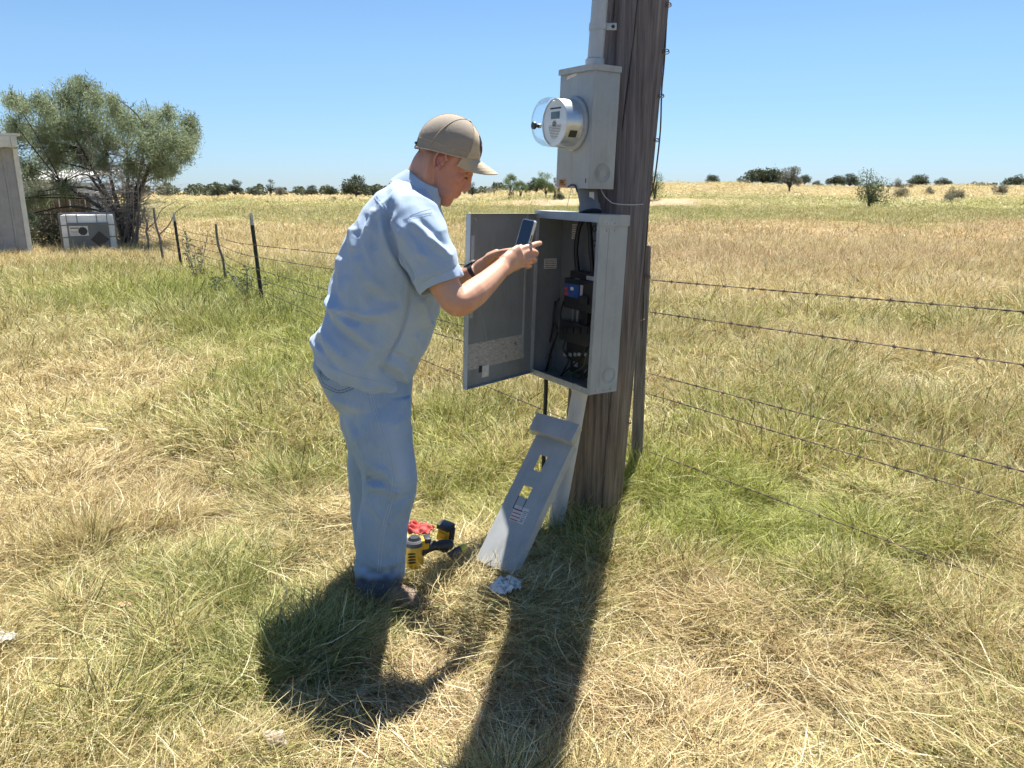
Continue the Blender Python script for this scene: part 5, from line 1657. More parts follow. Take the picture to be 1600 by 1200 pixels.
# materials
def skin_mat():
    m, nt, b = new_mat('skin')
    vec = coords(nt); n1 = noise_n(nt, vec, 14, 4, .6); n2 = noise_n(nt, vec, 260, 2, .6)
    c = ramp(nt, n1, [(.3, (.60, .35, .235)), (.52, (.56, .305, .20)), (.72, (.51, .245, .165))])
    at = N(nt, 'ShaderNodeAttribute', attribute_name='ruddy')
    c = mix(nt, at.outputs['Fac'], c, (.50, .19, .145))
    nt.links.new(c, b.inputs['Base Color'])
    b.inputs['Roughness'].default_value = .48; b.inputs['Subsurface Weight'].default_value = .12
    b.inputs['Subsurface Radius'].default_value = (.012, .005, .003); b.inputs['Specular IOR Level'].default_value = .4
    s = N(nt, 'ShaderNodeMath', operation='ADD'); nt.links.new(n1, s.inputs[0]); nt.links.new(n2, s.inputs[1])
    bump(nt, b, n2, .25, .001)
    return m
M['skin'] = skin_mat()
def cloth_mat(name, c1, c2, weave, bmp, wear=None, streak=None):
    m, nt, b = new_mat(name)
    vec = coords(nt); n1 = noise_n(nt, vec, 7, 5, .6); n2 = noise_n(nt, vec, weave, 3, .7)
    st = noise_n(nt, coords(nt, (1, 1, .12)), 190, 3, .7)
    c = ramp(nt, n1, [(.3, c1), (.7, c2)])
    c = mix(nt, .5, c, ramp(nt, n2, [(.3, (.72, .74, .78)), (.7, (1.22, 1.2, 1.16))]), 'MULTIPLY')
    if streak: c = mix(nt, streak, c, ramp(nt, st, [(.35, (.68, .72, .78)), (.65, (1.3, 1.26, 1.2))]), 'MULTIPLY')
    if wear:
        at = N(nt, 'ShaderNodeAttribute', attribute_name='wear'); c = mix(nt, at.outputs['Fac'], c, wear)
        ad_ = N(nt, 'ShaderNodeAttribute', attribute_name='dark_tone'); c = mix(nt, ad_.outputs['Fac'], c, (.035, .045, .075))
    nt.links.new(c, b.inputs['Base Color'])
    b.inputs['Roughness'].default_value = .85; b.inputs['Sheen Weight'].default_value = .15; b.inputs['Specular IOR Level'].default_value = .2
    bump(nt, b, n2, bmp, .0015)
    return m
M['chambray'] = cloth_mat('chambray', (.38, .48, .61), (.32, .43, .57), 420, .35)
M['denim'] = cloth_mat('denim', (.31, .41, .525), (.235, .34, .47), 380, .5, wear=(.48, .57, .67), streak=.2)
M['denim_dark'] = cloth_mat('denim_dark', (.075, .11, .19), (.06, .09, .16), 380, .4)
M['stitch'] = simple('stitching', (.16, .21, .30), (.20, .26, .34), rough=.8)
M['shirt_thread'] = simple('shirt_thread', (.22, .31, .46), (.26, .35, .50), rough=.8)
M['stitch_light'] = simple('light_stitching', (.50, .56, .62), (.42, .50, .58), rough=.8)

# ---- head transform
HS = 1.135
ear_px = W(689, 247, 2.68)
HMX = Matrix.Translation((ear_px.x, 2.775, ear_px.z)) @ Matrix.Rotation(math.radians(1), 4, 'Z') @ Matrix.Rotation(math.radians(38.0), 4, 'Y') @ Matrix.Rotation(math.radians(2), 4, 'X') @ Matrix.Diagonal((HS, HS, HS, 1))
sk = M['skin']
body = MB()
T_ = Matrix.Translation
ellipsoid(body, HMX @ T_((-.006, 0, .036)), (.092, .075, .086), sk)
prof = [(-.113, .050, .080, .020), (-.106, .036, .094, .029), (-.097, .022, .0995, .037), (-.085, .008, .0975, .046), (-.074, -.006, .0965, .052), (-.060, -.022, .0980, .058), (-.045, -.038, .0985, .062),
        (-.030, -.052, .0965, .065), (-.012, -.066, .0935, .067), (.004, -.076, .0895, .069), (.016, -.084, .0905, .071), (.030, -.088, .0965, .073), (.045, -.090, .0955, .074), (.070, -.085, .086, .069)]
rings = []
for z, xb, xf, hw_ in prof:
    r = []
    c = (xb + xf) / 2; u = (xf - xb) / 2
    for k in range(36):
        a = 2 * math.pi * k / 36; ca, sa = math.cos(a), math.sin(a)
        e = 2.0 if ca < 0 else (2.0 + .25)
        r.append(HMX @ Vector((c + u * math.copysign(abs(ca) ** (2 / e), ca), hw_ * math.copysign(abs(sa) ** (2 / 2.2), sa), z)))
    rings.append(r)
loft(body, rings, sk)
def htube(pts, rad, n=12):
    V, F = tube_np([Vector(p) for p in pts], rad, n, True)
    body.add([HMX @ v for v in V], F, sk, True)
htube([(.086, 0, .024), (.094, 0, .008), (.103, 0, -.010), (.107, 0, -.023), (.106, 0, -.030), (.096, 0, -.036)], [.008, .0085, .0098, .0112, .0105, .008])
htube([(.088, 0, .020), (.092, 0, .0), (.097, 0, -.018), (.100, 0, -.030)], [.011, .0125, .0145, .014])
for s in (-1, 1):
    ellipsoid(body, HMX @ T_((.098, s * .0115, -.030)), (.013, .0075, .0085), sk, 12, 8)
    ellipsoid(body, HMX @ T_((.060, s * .040, -.016)), (.028, .022, .022), sk, 12, 8)
    ellipsoid(body, HMX @ T_((.058, s * .040, -.070)), (.030, .018, .026), sk, 12, 8)
    htube([(.089, s * .010, .030), (.087, s * .030, .034), (.075, s * .050, .030)], [.0085, .010, .010])
    ellipsoid(body, HMX @ T_((.0815, s * .031, .004)), (.0105, .013, .010), sk, 12, 8)
htube([(.086, -.022, -.054), (.098, -.010, -.051), (.101, 0, -.0525), (.098, .010, -.051), (.086, .022, -.054)], [.003, .0055, .006, .0055, .003])
htube([(.084, -.020, -.060), (.095, -.010, -.064), (.098, 0, -.065), (.095, .010, -.064), (.084, .020, -.060)], [.003, .006, .0068, .006, .003])
ellipsoid(body, HMX @ T_((.080, 0, -.096)), (.020, .024, .016), sk, 14, 10)

# neck and torso core
nk = [HMX @ Vector((-.024, 0, .010)), HMX @ Vector((-.022, 0, -.040)), W(660, 290, 2.77), W(648, 318, 2.77), W(640, 345, 2.77)]
body.tube(nk, [.058, .061, .068, .078, .09], sk, 24)
htube([(.045, 0, -.095), (.0, 0, -.085), (-.03, 0, -.10)], [.026, .035, .04])
for s in (-1, 1): htube([(-.035, s * .045, .0), (-.01, s * .045, -.06), (.03, s * .02, -.15)], [.020, .022, .022])
SH = [  # shirt silhouette: left px, right px, half depth
    ((497, 560), (636, 618), .168), ((494, 545), (641, 600), .176), ((488, 532), (652, 573), .182), ((506, 503), (670, 533), .188), ((516, 470), (683, 492), .197), ((520, 440), (690, 448), .207),
    ((535, 396), (694, 404), .215), ((553, 353), (693, 370), .218), ((572, 326), (692, 343), .205), ((594, 304), (688, 326), .178), ((618, 287), (683, 312), .126), ((642, 284), (678, 304), .082)]
YC = 2.765
def shr(p, q, hy, k, dy):
    a = W(p[0], p[1], YC); b_ = W(q[0], q[1], YC); c = (a + b_) / 2
    return superring(c + (a - c) * k, c + (b_ - c) * k, hy - dy, 36, 2.15)
loft(body, [shr(p, q, hy, .84, .03) for p, q, hy in SH[:-1]], sk)
# near (right) arm and hand
def wp3(l): return [W(*p) for p in l]
narm = [(650, 345, 2.62), (676, 408, 2.545), (702, 458, 2.505), (717, 473, 2.50), (742, 457, 2.555), (766, 436, 2.64), (784, 419, 2.71)]
body.tube(smooth_path(wp3(narm), 4), list(np.interp(np.arange(25), [0, 4, 8, 12, 16, 20, 24], [.072, .058, .048, .046, .047, .038, .031])), sk, 20)
ellipsoid(body, T_(W(718, 482, 2.495)), (.028, .033, .028), sk)
body.tube(smooth_path(wp3([(778, 424, 2.685), (790, 414, 2.73), (803, 406, 2.765), (814, 399, 2.79)]), 4), [(.026, .034)] * 4 + [(.024, .040)] * 4 + [(.021, .045)] * 4 + [(.016, .044)], sk, 18)
def finger(l, r):
    P_ = smooth_path(wp3(l), 4); n = len(P_); rr = list(np.interp(np.linspace(0, 1, n), np.linspace(0, 1, len(r)), r))
    # rounded tip
    d = (P_[-1] - P_[-2]).normalized(); P_ += [P_[-1] + d * rr[-1] * .5, P_[-1] + d * rr[-1] * .85]; rr += [rr[-1] * .8, rr[-1] * .4]
    body.tube(P_, rr, sk, 12)
finger([(806, 398, 2.775), (814, 390, 2.80), (827, 385.5, 2.825), (838, 381.5, 2.86), (844, 380, 2.885)], [.013, .0125, .0115, .0108, .0098])
finger([(810, 402, 2.775), (820, 396, 2.80), (832, 393.5, 2.82), (838, 396, 2.86), (832, 399, 2.885)], [.013, .0125, .0115, .0108, .0095])
finger([(808, 408, 2.77), (818, 405, 2.79), (830, 403.5, 2.81), (835, 406.5, 2.85), (829, 409, 2.875)], [.013, .012, .0112, .0103, .0092])
finger([(804, 414, 2.77), (812, 414, 2.785), (823, 413.5, 2.80), (828, 415.5, 2.835), (823, 417, 2.855)], [.012, .011, .010, .0095, .0085])
finger([(788, 408, 2.75), (795, 397, 2.79), (806, 390, 2.83), (818, 385, 2.865), (824, 382, 2.87)], [.016, .014, .0125, .0118, .010])
# far (left) arm and hand
farm = [(650, 345, 2.92), (672, 410, 2.99), (690, 456, 3.01), (702, 458, 3.0), (722, 438, 2.985), (745, 424, 2.965)]
body.tube(smooth_path(wp3(farm), 4), list(np.interp(np.arange(21), [0, 4, 8, 12, 16, 20], [.075, .062, .055, .052, .045, .034])), sk, 20)
body.tube(smooth_path(wp3([(740, 427, 2.97), (752, 420, 2.96), (768, 411, 2.94), (784, 404, 2.925)]), 4), [(.026, .032)] * 4 + [(.024, .036)] * 4 + [(.022, .042)] * 4 + [(.018, .040)], sk, 18)
finger([(774, 401, 2.93), (786, 397, 2.935), (800, 394.5, 2.935), (812, 393, 2.925), (820, 394, 2.91)], [.013, .0125, .0115, .0108, .0095])
finger([(776, 406, 2.93), (788, 404, 2.94), (802, 402, 2.945), (813, 400, 2.935), (821, 400, 2.92)], [.013, .0125, .0115, .0108, .0095])
finger([(776, 411, 2.93), (788, 411, 2.94), (801, 409, 2.945), (811, 407, 2.935), (818, 407, 2.92)], [.013, .012, .011, .0103, .0092])
finger([(774, 416, 2.93), (785, 417, 2.935), (796, 416, 2.94), (804, 414, 2.93), (810, 413, 2.92)], [.012, .011, .010, .0095, .0085])
finger([(758, 407, 2.92), (770, 399, 2.90), (784, 394.5, 2.885), (798, 392, 2.875), (808, 391, 2.875)], [.016, .014, .0125, .0118, .010])
# legs and feet inside the clothes
NL = [((516, 600), (641, 622), 2.70, .080), ((532, 634), (640, 656), 2.68, .096), ((541, 668), (643, 688), 2.665, .098), ((553, 705), (648, 722), 2.655, .090), ((566, 738), (651, 748), 2.65, .082), ((567, 770), (648, 774), 2.65, .078),
      ((561, 806), (639, 808), 2.65, .075), ((557, 846), (634, 846), 2.655, .073), ((556, 882), (631, 881), 2.66, .073), ((557, 906), (629, 903), 2.66, .074), ((561, 922), (624, 918), 2.66, .066)]
FL = [((516, 600), (638, 622), 2.83, .080), ((531, 630), (632, 652), 2.87, .086), ((532, 665), (628, 682), 2.90, .084), ((543, 700), (626, 714), 2.925, .078), ((546, 740), (622, 750), 2.94, .072), ((548, 785), (614, 790), 2.95, .068), ((551, 822), (611, 826), 2.955, .067), ((555, 846), (611, 850), 2.96, .068), ((558, 866), (608, 870), 2.96, .066)]
for LG in (NL, FL):
    pts = [(W(*a, Y) + W(*b_, Y)) / 2 for a, b_, Y, h in LG]
    pts.insert(0, (W(500, 590, YC) + W(640, 620, YC)) / 2)
    body.tube(pts, [.10] + [h * .62 for a, b_, Y, h in LG], sk, 16)
    e = pts[-1]; body.tube([e + Vector((0, 0, .02)), e + Vector((.07, 0, -.05))], .028, sk, 10)

bm_ = remesh(body, 'body', .0034, 8, .5)
# ears, modelled finely and added to the same mesh
ears = MB()
for s in (-1, 1):
    EM = HMX @ T_((.003, s * .0745, -.004)) @ Matrix.Scale(.92, 4) @ Matrix.Rotation(math.radians(-10), 4, 'Y') @ Matrix.Rotation(math.radians(s * 16), 4, 'Z')
    hel = []
    for k in range(15):
        a = math.radians(-35 + 275 * k / 14)          # from the front of the bowl over the top to the lobe
        rx, rz = .0175, .031
        q = Vector((rx * math.cos(a) - .003 * math.sin(a), s * (.008 + .005 * math.sin(a * .7)), rz * math.sin(a)))
        hel.append(q)
    hel = [Vector((.012, s * .004, .004)), Vector((.017, s * .008, .012))] + hel[3:]
    V, F = tube_np(smooth_path(hel, 3), .0040, 8, True); ears.add([EM @ v for v in V], F, sk, True)
    ellipsoid(ears, EM @ T_((-.004, s * .001, 0)), (.016, .0045, .028), sk, 16, 10)
    V, F = tube_np(smooth_path([Vector((.004, s * .006, .018)), Vector((-.006, s * .009, .006)), Vector((-.006, s * .009, -.008)), Vector((.004, s * .008, -.016))], 3), .0030, 8, True); ears.add([EM @ v for v in V], F, sk, True)
    ellipsoid(ears, EM @ T_((.001, s * .005, -.028)), (.0085, .0040, .010), sk, 12, 8)
    ellipsoid(ears, EM @ T_((.012, s * .006, -.004)), (.004, .0035, .007), sk, 10, 8)
ear_me = remesh(ears, 'ears', .0013, 6, .5)
V1 = co_of(bm_); F1 = [tuple(p.vertices) for p in bm_.polygons]
nb_ = len(V1)
V1 = np.concatenate([V1, co_of(ear_me)]); F1 = F1 + [tuple(i + nb_ for i in p.vertices) for p in ear_me.polygons]
bpy.data.meshes.remove(bm_)
body_me = mesh_np('body', V1, F1, sk, True)
hinv = np.array((HMX).inverted())
Hc = V1 @ hinv[:3, :3].T + hinv[:3, 3]
face = sstep(-.04, .04, Hc[:, 0]) * sstep(-.13, -.09, Hc[:, 2]) * (1 - sstep(.05, .07, Hc[:, 2]))
earm = np.exp(-(((Hc[:, 0] + .01) / .03) ** 2 + ((Hc[:, 2]) / .05) ** 2)) * (np.abs(Hc[:, 1]) > .07) * (np.abs(Hc[:, 2]) < .12)
inh = (np.abs(Hc[:, 2]) < .2) & (np.abs(Hc[:, 0]) < .2) & (np.abs(Hc[:, 1]) < .12)
fattr(body_me, 'ruddy', np.clip(.34 * face + .6 * earm + .20 * sstep(-.2, -.1, Hc[:, 2]), 0, 1) * inh + np.exp(-((V1 - np.array(W(720, 490, 2.50))) ** 2).sum(1) / .03 ** 2) * .5)
on_man(body_me, 'body')
# close cropped hair: a thin shell over the back and sides of the head
Nn = no_of(body_me)
hm = inh & (Hc[:, 0] < .055) & (Hc[:, 2] > -.075) & (Hc[:, 2] < .08) & (np.arange(len(V1)) < nb_)
idxv = -np.ones(len(V1), int); sel = np.where(hm)[0]; idxv[sel] = np.arange(len(sel))
Fh = [tuple(int(idxv[i]) for i in f_) for f_ in F1 if all(hm[i] for i in f_)]
hair_me = mesh_np('hair', V1[sel] + Nn[sel] * .0014, Fh, None, True)
dens = sstep(-.065, .03, Hc[sel, 2] + .25 * (-Hc[sel, 0] - .05) * 0) * (1 - sstep(.0, .035, Hc[sel, 0])) * (1 - np.exp(-((Hc[sel, 0] - .002) / .020) ** 2 - ((Hc[sel, 2] + .012) / .035) ** 2))
fattr(hair_me, 'dens', dens)
m, nt, b = new_mat('cropped_hair')
b.inputs['Base Color'].default_value = (.17, .10, .065, 1); b.inputs['Roughness'].default_value = .7
at = N(nt, 'ShaderNodeAttribute', attribute_name='dens'); nz = noise_n(nt, coords(nt), 900, 2, .6)
ad = N(nt, 'ShaderNodeMath', operation='MULTIPLY_ADD'); ad.inputs[1].default_value = .72; nt.links.new(at.outputs['Fac'], ad.inputs[0]); 
sb = N(nt, 'ShaderNodeMath', operation='MULTIPLY_ADD', use_clamp=True); sb.inputs[1].default_value = 1.6; sb.inputs[2].default_value = -.95; nt.links.new(nz, sb.inputs[0]); nt.links.new(sb.outputs[0], ad.inputs[2])
mu = N(nt, 'ShaderNodeMath', operation='MULTIPLY', use_clamp=True); nt.links.new(ad.outputs[0], mu.inputs[0]); nt.links.new(at.outputs['Fac'], mu.inputs[1])
nt.links.new(mu.outputs[0], b.inputs['Alpha'])
hair_me.materials.append(m)
on_man(hair_me, 'hair')
# eyes, brows, lashes
mb = MB(); brow = simple('brow_hair', (.11, .065, .04), (.08, .05, .03), rough=.8)
for s in (-1, 1):
    mb = MB()
    ellipsoid(mb, HMX @ T_((.0905, s * .031, .0015)), (.004, .009, .0018), M['ink'], 12, 8)
    V, F = tube_np([Vector((.093, s * .024, -.001)), Vector((.0925, s * .032, -.003)), Vector((.086, s * .043, -.002))], .0010, 6, True); mb.add([HMX @ v for v in V], F, M['ink'], True)
    on_man(mb.mesh('eye'), 'eye')
for s in (-1, 1):
    mb = MB()
    V, F = tube_np([Vector((.099, s * .016, .028)), Vector((.098, s * .032, .034)), Vector((.088, s * .050, .031)), Vector((.078, s * .059, .024))], [.0028, .0042, .0038, .0015], 8, True); mb.add([HMX @ v for v in V], F, brow, True)
    on_man(mb.mesh('eyebrow'), 'eyebrow')

# ---- cap
M['cap_tan'] = cloth_mat('cap_canvas', (.50, .41, .29), (.44, .36, .25), 500, .3)
m, nt, b = new_mat('cap_mesh'); vec = coords(nt, (1, 1, 1)); vo = N(nt, 'ShaderNodeTexVoronoi'); vo.inputs['Scale'].default_value = 620; nt.links.new(vec, vo.inputs[0])
nt.links.new(ramp(nt, vo.outputs[0], [(.1, (.19, .16, .13)), (.45, (.33, .28, .22))]), b.inputs['Base Color']); b.inputs['Roughness'].default_value = .9; bump(nt, b, vo.outputs[0], .5, .001)
M['cap_mesh'] = m
zc, rz, rx_, ry_ = .026, .110, .1010, .0885
def cap_pt(th, t_, off=0.0):
    ze = .016 + .045 * math.cos(th)
    ztop = zc + rz
    z = ze + (ztop - ze) * math.sin(t_ * math.pi / 2)
    q = max(0.0, 1 - max(0, (z - zc) / rz) ** 2.2) ** .5
    if z < zc: q = 1 - 2.9 * (zc - z) * max(0, -math.cos(th)) ** .6
    k = q * (1 + off / .1)
    x = -.003 + rx_ * k * math.cos(th); y = ry_ * k * math.sin(th)
    if math.cos(th) > 0: x -= .006 * math.cos(th) ** 2 * (1 - .5 * t_)
    if math.cos(th) > 0: x += .002 * math.cos(th) ** 3 * math.sin(min(1, t_ * 1.15) * math.pi) 
    return Vector((x, y, z + off * .8 * t_))
capo = []
cap_me = MB(); nt_, nth = 18, 72
for off, flip in ((0, False), (-.0025, True)):
    V = [HMX @ cap_pt(2 * math.pi * k / nth, t_ / nt_, off) for t_ in range(nt_ + 1) for k in range(nth)]
    for front in (True, False):
        F = []
        for i in range(nt_):
            for k in range(nth):
                th = (k + .5) / nth * 360; th = th - 360 if th > 180 else th
                if (abs(th) < 52) != front: continue
                a = i * nth + k; b_ = i * nth + (k + 1) % nth
                q = [a, b_, b_ + nth, a + nth]; F.append(q[::-1] if flip else q)
        cap_me.add(V, F, M['cap_tan'] if front else M['cap_mesh'], True)
cap = on_man(cap_me.mesh('cap'), 'cap')
def cap_part(mb, name):
    me = mb.mesh(name); o = link(name, me, cap); return o
mb = MB(); nu, ns = 33, 10; G_ = {}
def brim_pt(u, s_, off=0.0):
    th = 1.02 * u
    r0 = cap_pt(th, 0.02)
    L_ = .070 * max(0, 1 - abs(u) ** 2.6) ** .55
    x = r0.x + L_ * s_; y = r0.y * (1 - .05 * s_)
    z = r0.z + .002 + .06 * s_ * L_ - 6.6 * (y * y) * (s_ ** .8 * .85) + off
    return Vector((x, y, z))
V = [HMX @ brim_pt(-1 + 2 * i / (nu - 1), j / (ns - 1), o_) for o_ in (0, -.0035) for i in range(nu) for j in range(ns)]
F = []
for i in range(nu - 1):
    for j in range(ns - 1):
        a = i * ns + j; F.append([a, a + ns, a + ns + 1, a + 1]); o_ = nu * ns; F.append([a + o_ + 1, a + ns + o_ + 1, a + ns + o_, a + o_])
    a = i * ns + ns - 1; F.append([a, a + ns, a + ns + nu * ns, a + nu * ns])
mb.add(V, F, M['cap_tan'], True); cap_part(mb, 'brim')
mb = MB()
for ln in range(4):
    L_ = .22 + ln * .2
    mb.tube([HMX @ brim_pt(-1 + 2 * i / 32, L_, .0001) for i in range(2, 31)], .0003, M['cap_mesh'], 4)
cap_part(mb, 'brim_stitching')
mb = MB()
for thd in (52, -52, 0, 118, -118, 180):
    mb.tube([HMX @ cap_pt(math.radians(thd), t_ / 16, .0008) for t_ in range(0, 16)], .0011, M['cap_tan'], 5)
mb.tube([HMX @ cap_pt(2 * math.pi * k / 48, .015, .0010) for k in range(49)], .0022, M['cap_tan'], 6)
mb.tube([HMX @ cap_pt(2 * math.pi * k / 48, .13, .0008) for k in range(49)], .0007, M['cap_tan'], 4)
ellipsoid(mb, HMX @ T_((-.002, 0, zc + rz + .001)), (.007, .007, .004), M['cap_tan'], 12, 8)
cap_part(mb, 'seams')
mb = MB()
mb.tube([HMX @ cap_pt(math.radians(a), .06, .002) for a in range(158, 203, 4)], .005, M['black'], 6)
cap_part(mb, 'snap_strap')
# shield patch
def patch_grid(mb, half, z0, z1, off, m, shape):
    n = 14; V = []; F = []
    for j in range(n + 1):
        v = j / n; w_ = shape(v) * half
        for i in range(n + 1):
            V.append(HMX @ cap_pt((i / n * 2 - 1) * w_, z0 + (z1 - z0) * v, off))
    for j in range(n):
        for i in range(n):
            a = j * (n + 1) + i; F.append([a, a + 1, a + n + 2, a + n + 1])
    mb.add(V, F, m, True)
M['navy'] = simple('navy_patch', (.012, .016, .035), (.02, .022, .04), rough=.8)
M['patch_orange'] = simple('orange_thread', (.62, .20, .10), (.55, .28, .18), scale=200, rough=.8)
shield = lambda v: min(1, .12 + 2.2 * v) if v < .4 else 1.0 - .25 * max(0, v - .8) / .2
mb = MB(); patch_grid(mb, .40, .12, .62, .0022, M['navy'], shield)
patch_grid(mb, .17, .22, .36, .0028, M['patch_orange'], lambda v: .5 + .5 * v); patch_grid(mb, .25, .36, .41, .0028, M['patch_orange'], lambda v: 1); patch_grid(mb, .07, .41, .52, .0028, M['patch_orange'], lambda v: 1 - .7 * v)
cap_part(mb, 'shield_patch')

# ---- shirt
sm = MB()
loft(sm, [shr(p, q, hy, 1.0, 0) for p, q, hy in SH], M['chambray'])
nsl = [(632, 338, 2.66), (648, 356, 2.60), (663, 388, 2.555), (676, 412, 2.535), (684, 430, 2.53)]
sm.tube(smooth_path(wp3(nsl), 4), list(np.interp(np.arange(17), [0, 4, 8, 12, 16], [.098, .094, .086, .080, .077])), M['chambray'], 28)
fsl = [(632, 338, 2.86), (650, 360, 2.93), (668, 395, 2.985), (684, 428, 3.0)]
sm.tube(smooth_path(wp3(fsl), 4), list(np.interp(np.arange(13), [0, 4, 8, 12], [.095, .090, .084, .078])), M['chambray'], 28)
# shoulder line to the neck
sm.tube(smooth_path([W(628, 330, 2.64), W(633, 314, 2.70), W(642, 308, 2.77), W(635, 314, 2.84), W(628, 332, 2.90)], 4), .066, M['chambray'], 20)
shirt_me = remesh(sm, 'shirt', .0042, 9, .5)
shirt_me.materials.append(M['chambray'])
FS = [([(612, 318), (606, 345), (612, 378), (630, 412), (645, 436), (655, 462)], -.010, 5), ([(600, 322), (596, 345), (604, 380), (622, 416)], .006, 6), ([(622, 345), (640, 385), (652, 420), (656, 440)], .004, 8),
      ([(598, 318), (622, 352), (648, 385), (668, 408)], .006, 5), ([(606, 330), (630, 362), (655, 396)], -.005, 4), ([(640, 345), (668, 372), (692, 398)], .005, 5), ([(655, 345), (680, 368), (698, 388)], -.004, 4), ([(665, 372), (690, 392), (702, 405)], .004, 4),
      ([(585, 325), (578, 345), (574, 362)], .005, 4), ([(576, 335), (568, 352), (560, 372)], -.004, 4), ([(553, 355), (552, 375), (556, 392)], .006, 5), ([(590, 340), (584, 365), (588, 392)], -.004, 5),
      ([(535, 400), (530, 430), (538, 465)], .005, 6), ([(525, 425), (524, 455), (532, 480)], -.004, 5), ([(545, 430), (548, 465), (560, 490)], .004, 7),
      ([(515, 462), (530, 490), (562, 520), (586, 545)], .009, 8), ([(508, 478), (524, 508), (550, 532), (575, 552)], -.006, 6), ([(535, 488), (560, 500), (590, 505)], -.005, 6), ([(520, 475), (545, 487), (575, 492), (610, 488)], .006, 7),
      ([(500, 515), (520, 540), (545, 565)], .006, 7), ([(492, 530), (510, 555), (530, 575)], -.005, 5), ([(600, 560), (625, 578), (640, 600)], .006, 6), ([(590, 572), (612, 588), (630, 605)], -.006, 5), ([(610, 552), (635, 562), (650, 575)], -.004, 5), ([(645, 520), (655, 545), (650, 570)], .004, 6),
      ([(640, 455), (636, 485), (622, 530), (596, 575)], -.0035, 3), ([(655, 465), (665, 490), (672, 515)], .005, 6), ([(668, 470), (676, 488), (680, 505)], -.004, 5), ([(560, 400), (575, 430), (600, 455)], .004, 8), ([(575, 455), (600, 470), (628, 472)], -.004, 7)]
folds(shirt_me, [(p, a * 2.1, w_ * 1.15) for p, a, w_ in FS], .011, 3)
# crisp hem: flatten nothing, keep the drape
fattr(shirt_me, 'wear', np.zeros(len(shirt_me.vertices)))
shirt = on_man(shirt_me, 'shirt')
bv = bvh_of(shirt_me)
def seam_obj(bvh, lines, name, parent, m, r=.0009, lift=.0004):
    mb = MB()
    for l in lines:
        P_ = drape(bvh, l, lift)
        if len(P_) > 2: mb.tube(P_, r, m, 5)
    o = link(name, mb.mesh(name), parent)
    return o
def stitched(bvh, lines, name, parent, m, r=.0008, on=2, off=1):
    mb = MB()
    for l in lines:
        P_ = drape(bvh, l, .0006, 1.2)
        k = 0
        while k + on < len(P_): mb.tube(P_[k:k + on + 1], r, m, 4); k += on + off
    return link(name, mb.mesh(name), parent)
seam_obj(bv, [[(640, 452), (637, 480), (628, 515), (610, 550), (594, 585)], [(643, 452), (640, 480), (631, 515), (613, 550), (597, 586)], [(588, 306), (604, 326), (622, 350), (630, 356)], [(585, 309), (601, 329), (619, 353)],
              [(612, 305), (606, 330), (612, 372), (632, 416), (645, 440)], [(640, 338), (660, 330), (676, 326)], [(492, 556), (515, 572), (555, 588), (600, 597), (628, 606)]], 'seam', shirt, M['shirt_thread'], .0006)
stitched(bv, [[(630, 343), (650, 337), (676, 332)], [(632, 346), (652, 340), (676, 335)]], 'stitching', shirt, M['shirt_thread'], .0006, 2, 1)
# cuff roll
M['cuff'] = cloth_mat('cuff_chambray', (.40, .51, .66), (.36, .47, .62), 420, .35)
cx = W(690, 440, 2.525); ax = (W(694, 450, 2.52) - W(678, 416, 2.535)).normalized()
def ring_cuff(c, ax, r, h, name):
    u = ax.cross(Vector((0, 1, 0))).normalized(); w_ = ax.cross(u)
    CM = Matrix(((u.x, w_.x, ax.x, c.x), (u.y, w_.y, ax.y, c.y), (u.z, w_.z, ax.z, c.z), (0, 0, 0, 1)))
    mb = MB(); nn = 60; V = []
    prof_ = [(r - .006, -h * .5), (r + .002, -h * .55), (r + .003, 0), (r + .001, h * .45), (r - .002, h * .52), (r - .006, h * .45), (r - .008, 0), (r - .014, -h * .2)]
    for pr, pz in prof_:
        for k in range(nn):
            a = 2 * math.pi * k / nn
            q = 1 + .035 * math.sin(2 * a + 1) + .03 * math.sin(3 * a) + .012 * math.sin(9 * a + pz * 80)
            V.append(CM @ Vector((pr * q * math.cos(a), pr * q * 1.0 * math.sin(a), pz + .004 * math.sin(2 * a + .6))))
    F = []
    for i in range(len(prof_) - 1):
        for k in range(nn):
            a = i * nn + k; b_ = i * nn + (k + 1) % nn; F.append([a, b_, b_ + nn, a + nn])
    mb.add(V, F, M['cuff'], True)
    return mb
cf = ring_cuff(W(686, 436, 2.528), ax, .076, .045, 'cuff')
co = link('cuff', cf.mesh('cuff'), shirt)
ax2 = (W(690, 445, 3.0) - W(668, 395, 2.985)).normalized()
cf2 = ring_cuff(W(687, 434, 3.0), ax2, .075, .040, 'cuff')
link('cuff', cf2.mesh('cuff'), shirt)
# collar
def collar():
    mb = MB(); C = W(659, 291, 2.772); n_ = Vector((.50, 0.02, .866)).normalized()
    u = Vector((1, .08, 0)); u = (u - n_ * u.dot(n_)).normalized(); v = n_.cross(u)
    nn = 64; V = []
    rows_ = [(.066, .072, -.040, .004), (.066, .073, .008, .004), (.069, .076, .022, .004), (.076, .084, .021, .006), (.088, .098, -.002, .012), (.099, .111, -.028, .030), (.101, .113, -.038, .044), (.097, .109, -.037, .042), (.085, .095, -.004, .010), (.074, .081, .014, .004)]
    for (ra, rb, h, fr) in rows_:
        for k in range(nn + 1):
            a = math.radians(14) + math.radians(332) * k / nn
            front = max(0, math.cos(a)) ** 6
            drop = -fr * front * 1.0 - .004 * math.sin(3 * a)
            V.append(C + u * (ra * math.cos(a)) * (1 + .03 * math.sin(5 * a + h * 60)) + v * (rb * math.sin(a)) + n_ * (h + drop))
    F = []
    for i in range(len(rows_) - 1):
        for k in range(nn): a = i * (nn + 1) + k; F.append([a, a + 1, a + nn + 2, a + nn + 1])
    mb.add(V, F, M['chambray'], True)
    return mb
link('collar', collar().mesh('collar'), shirt)

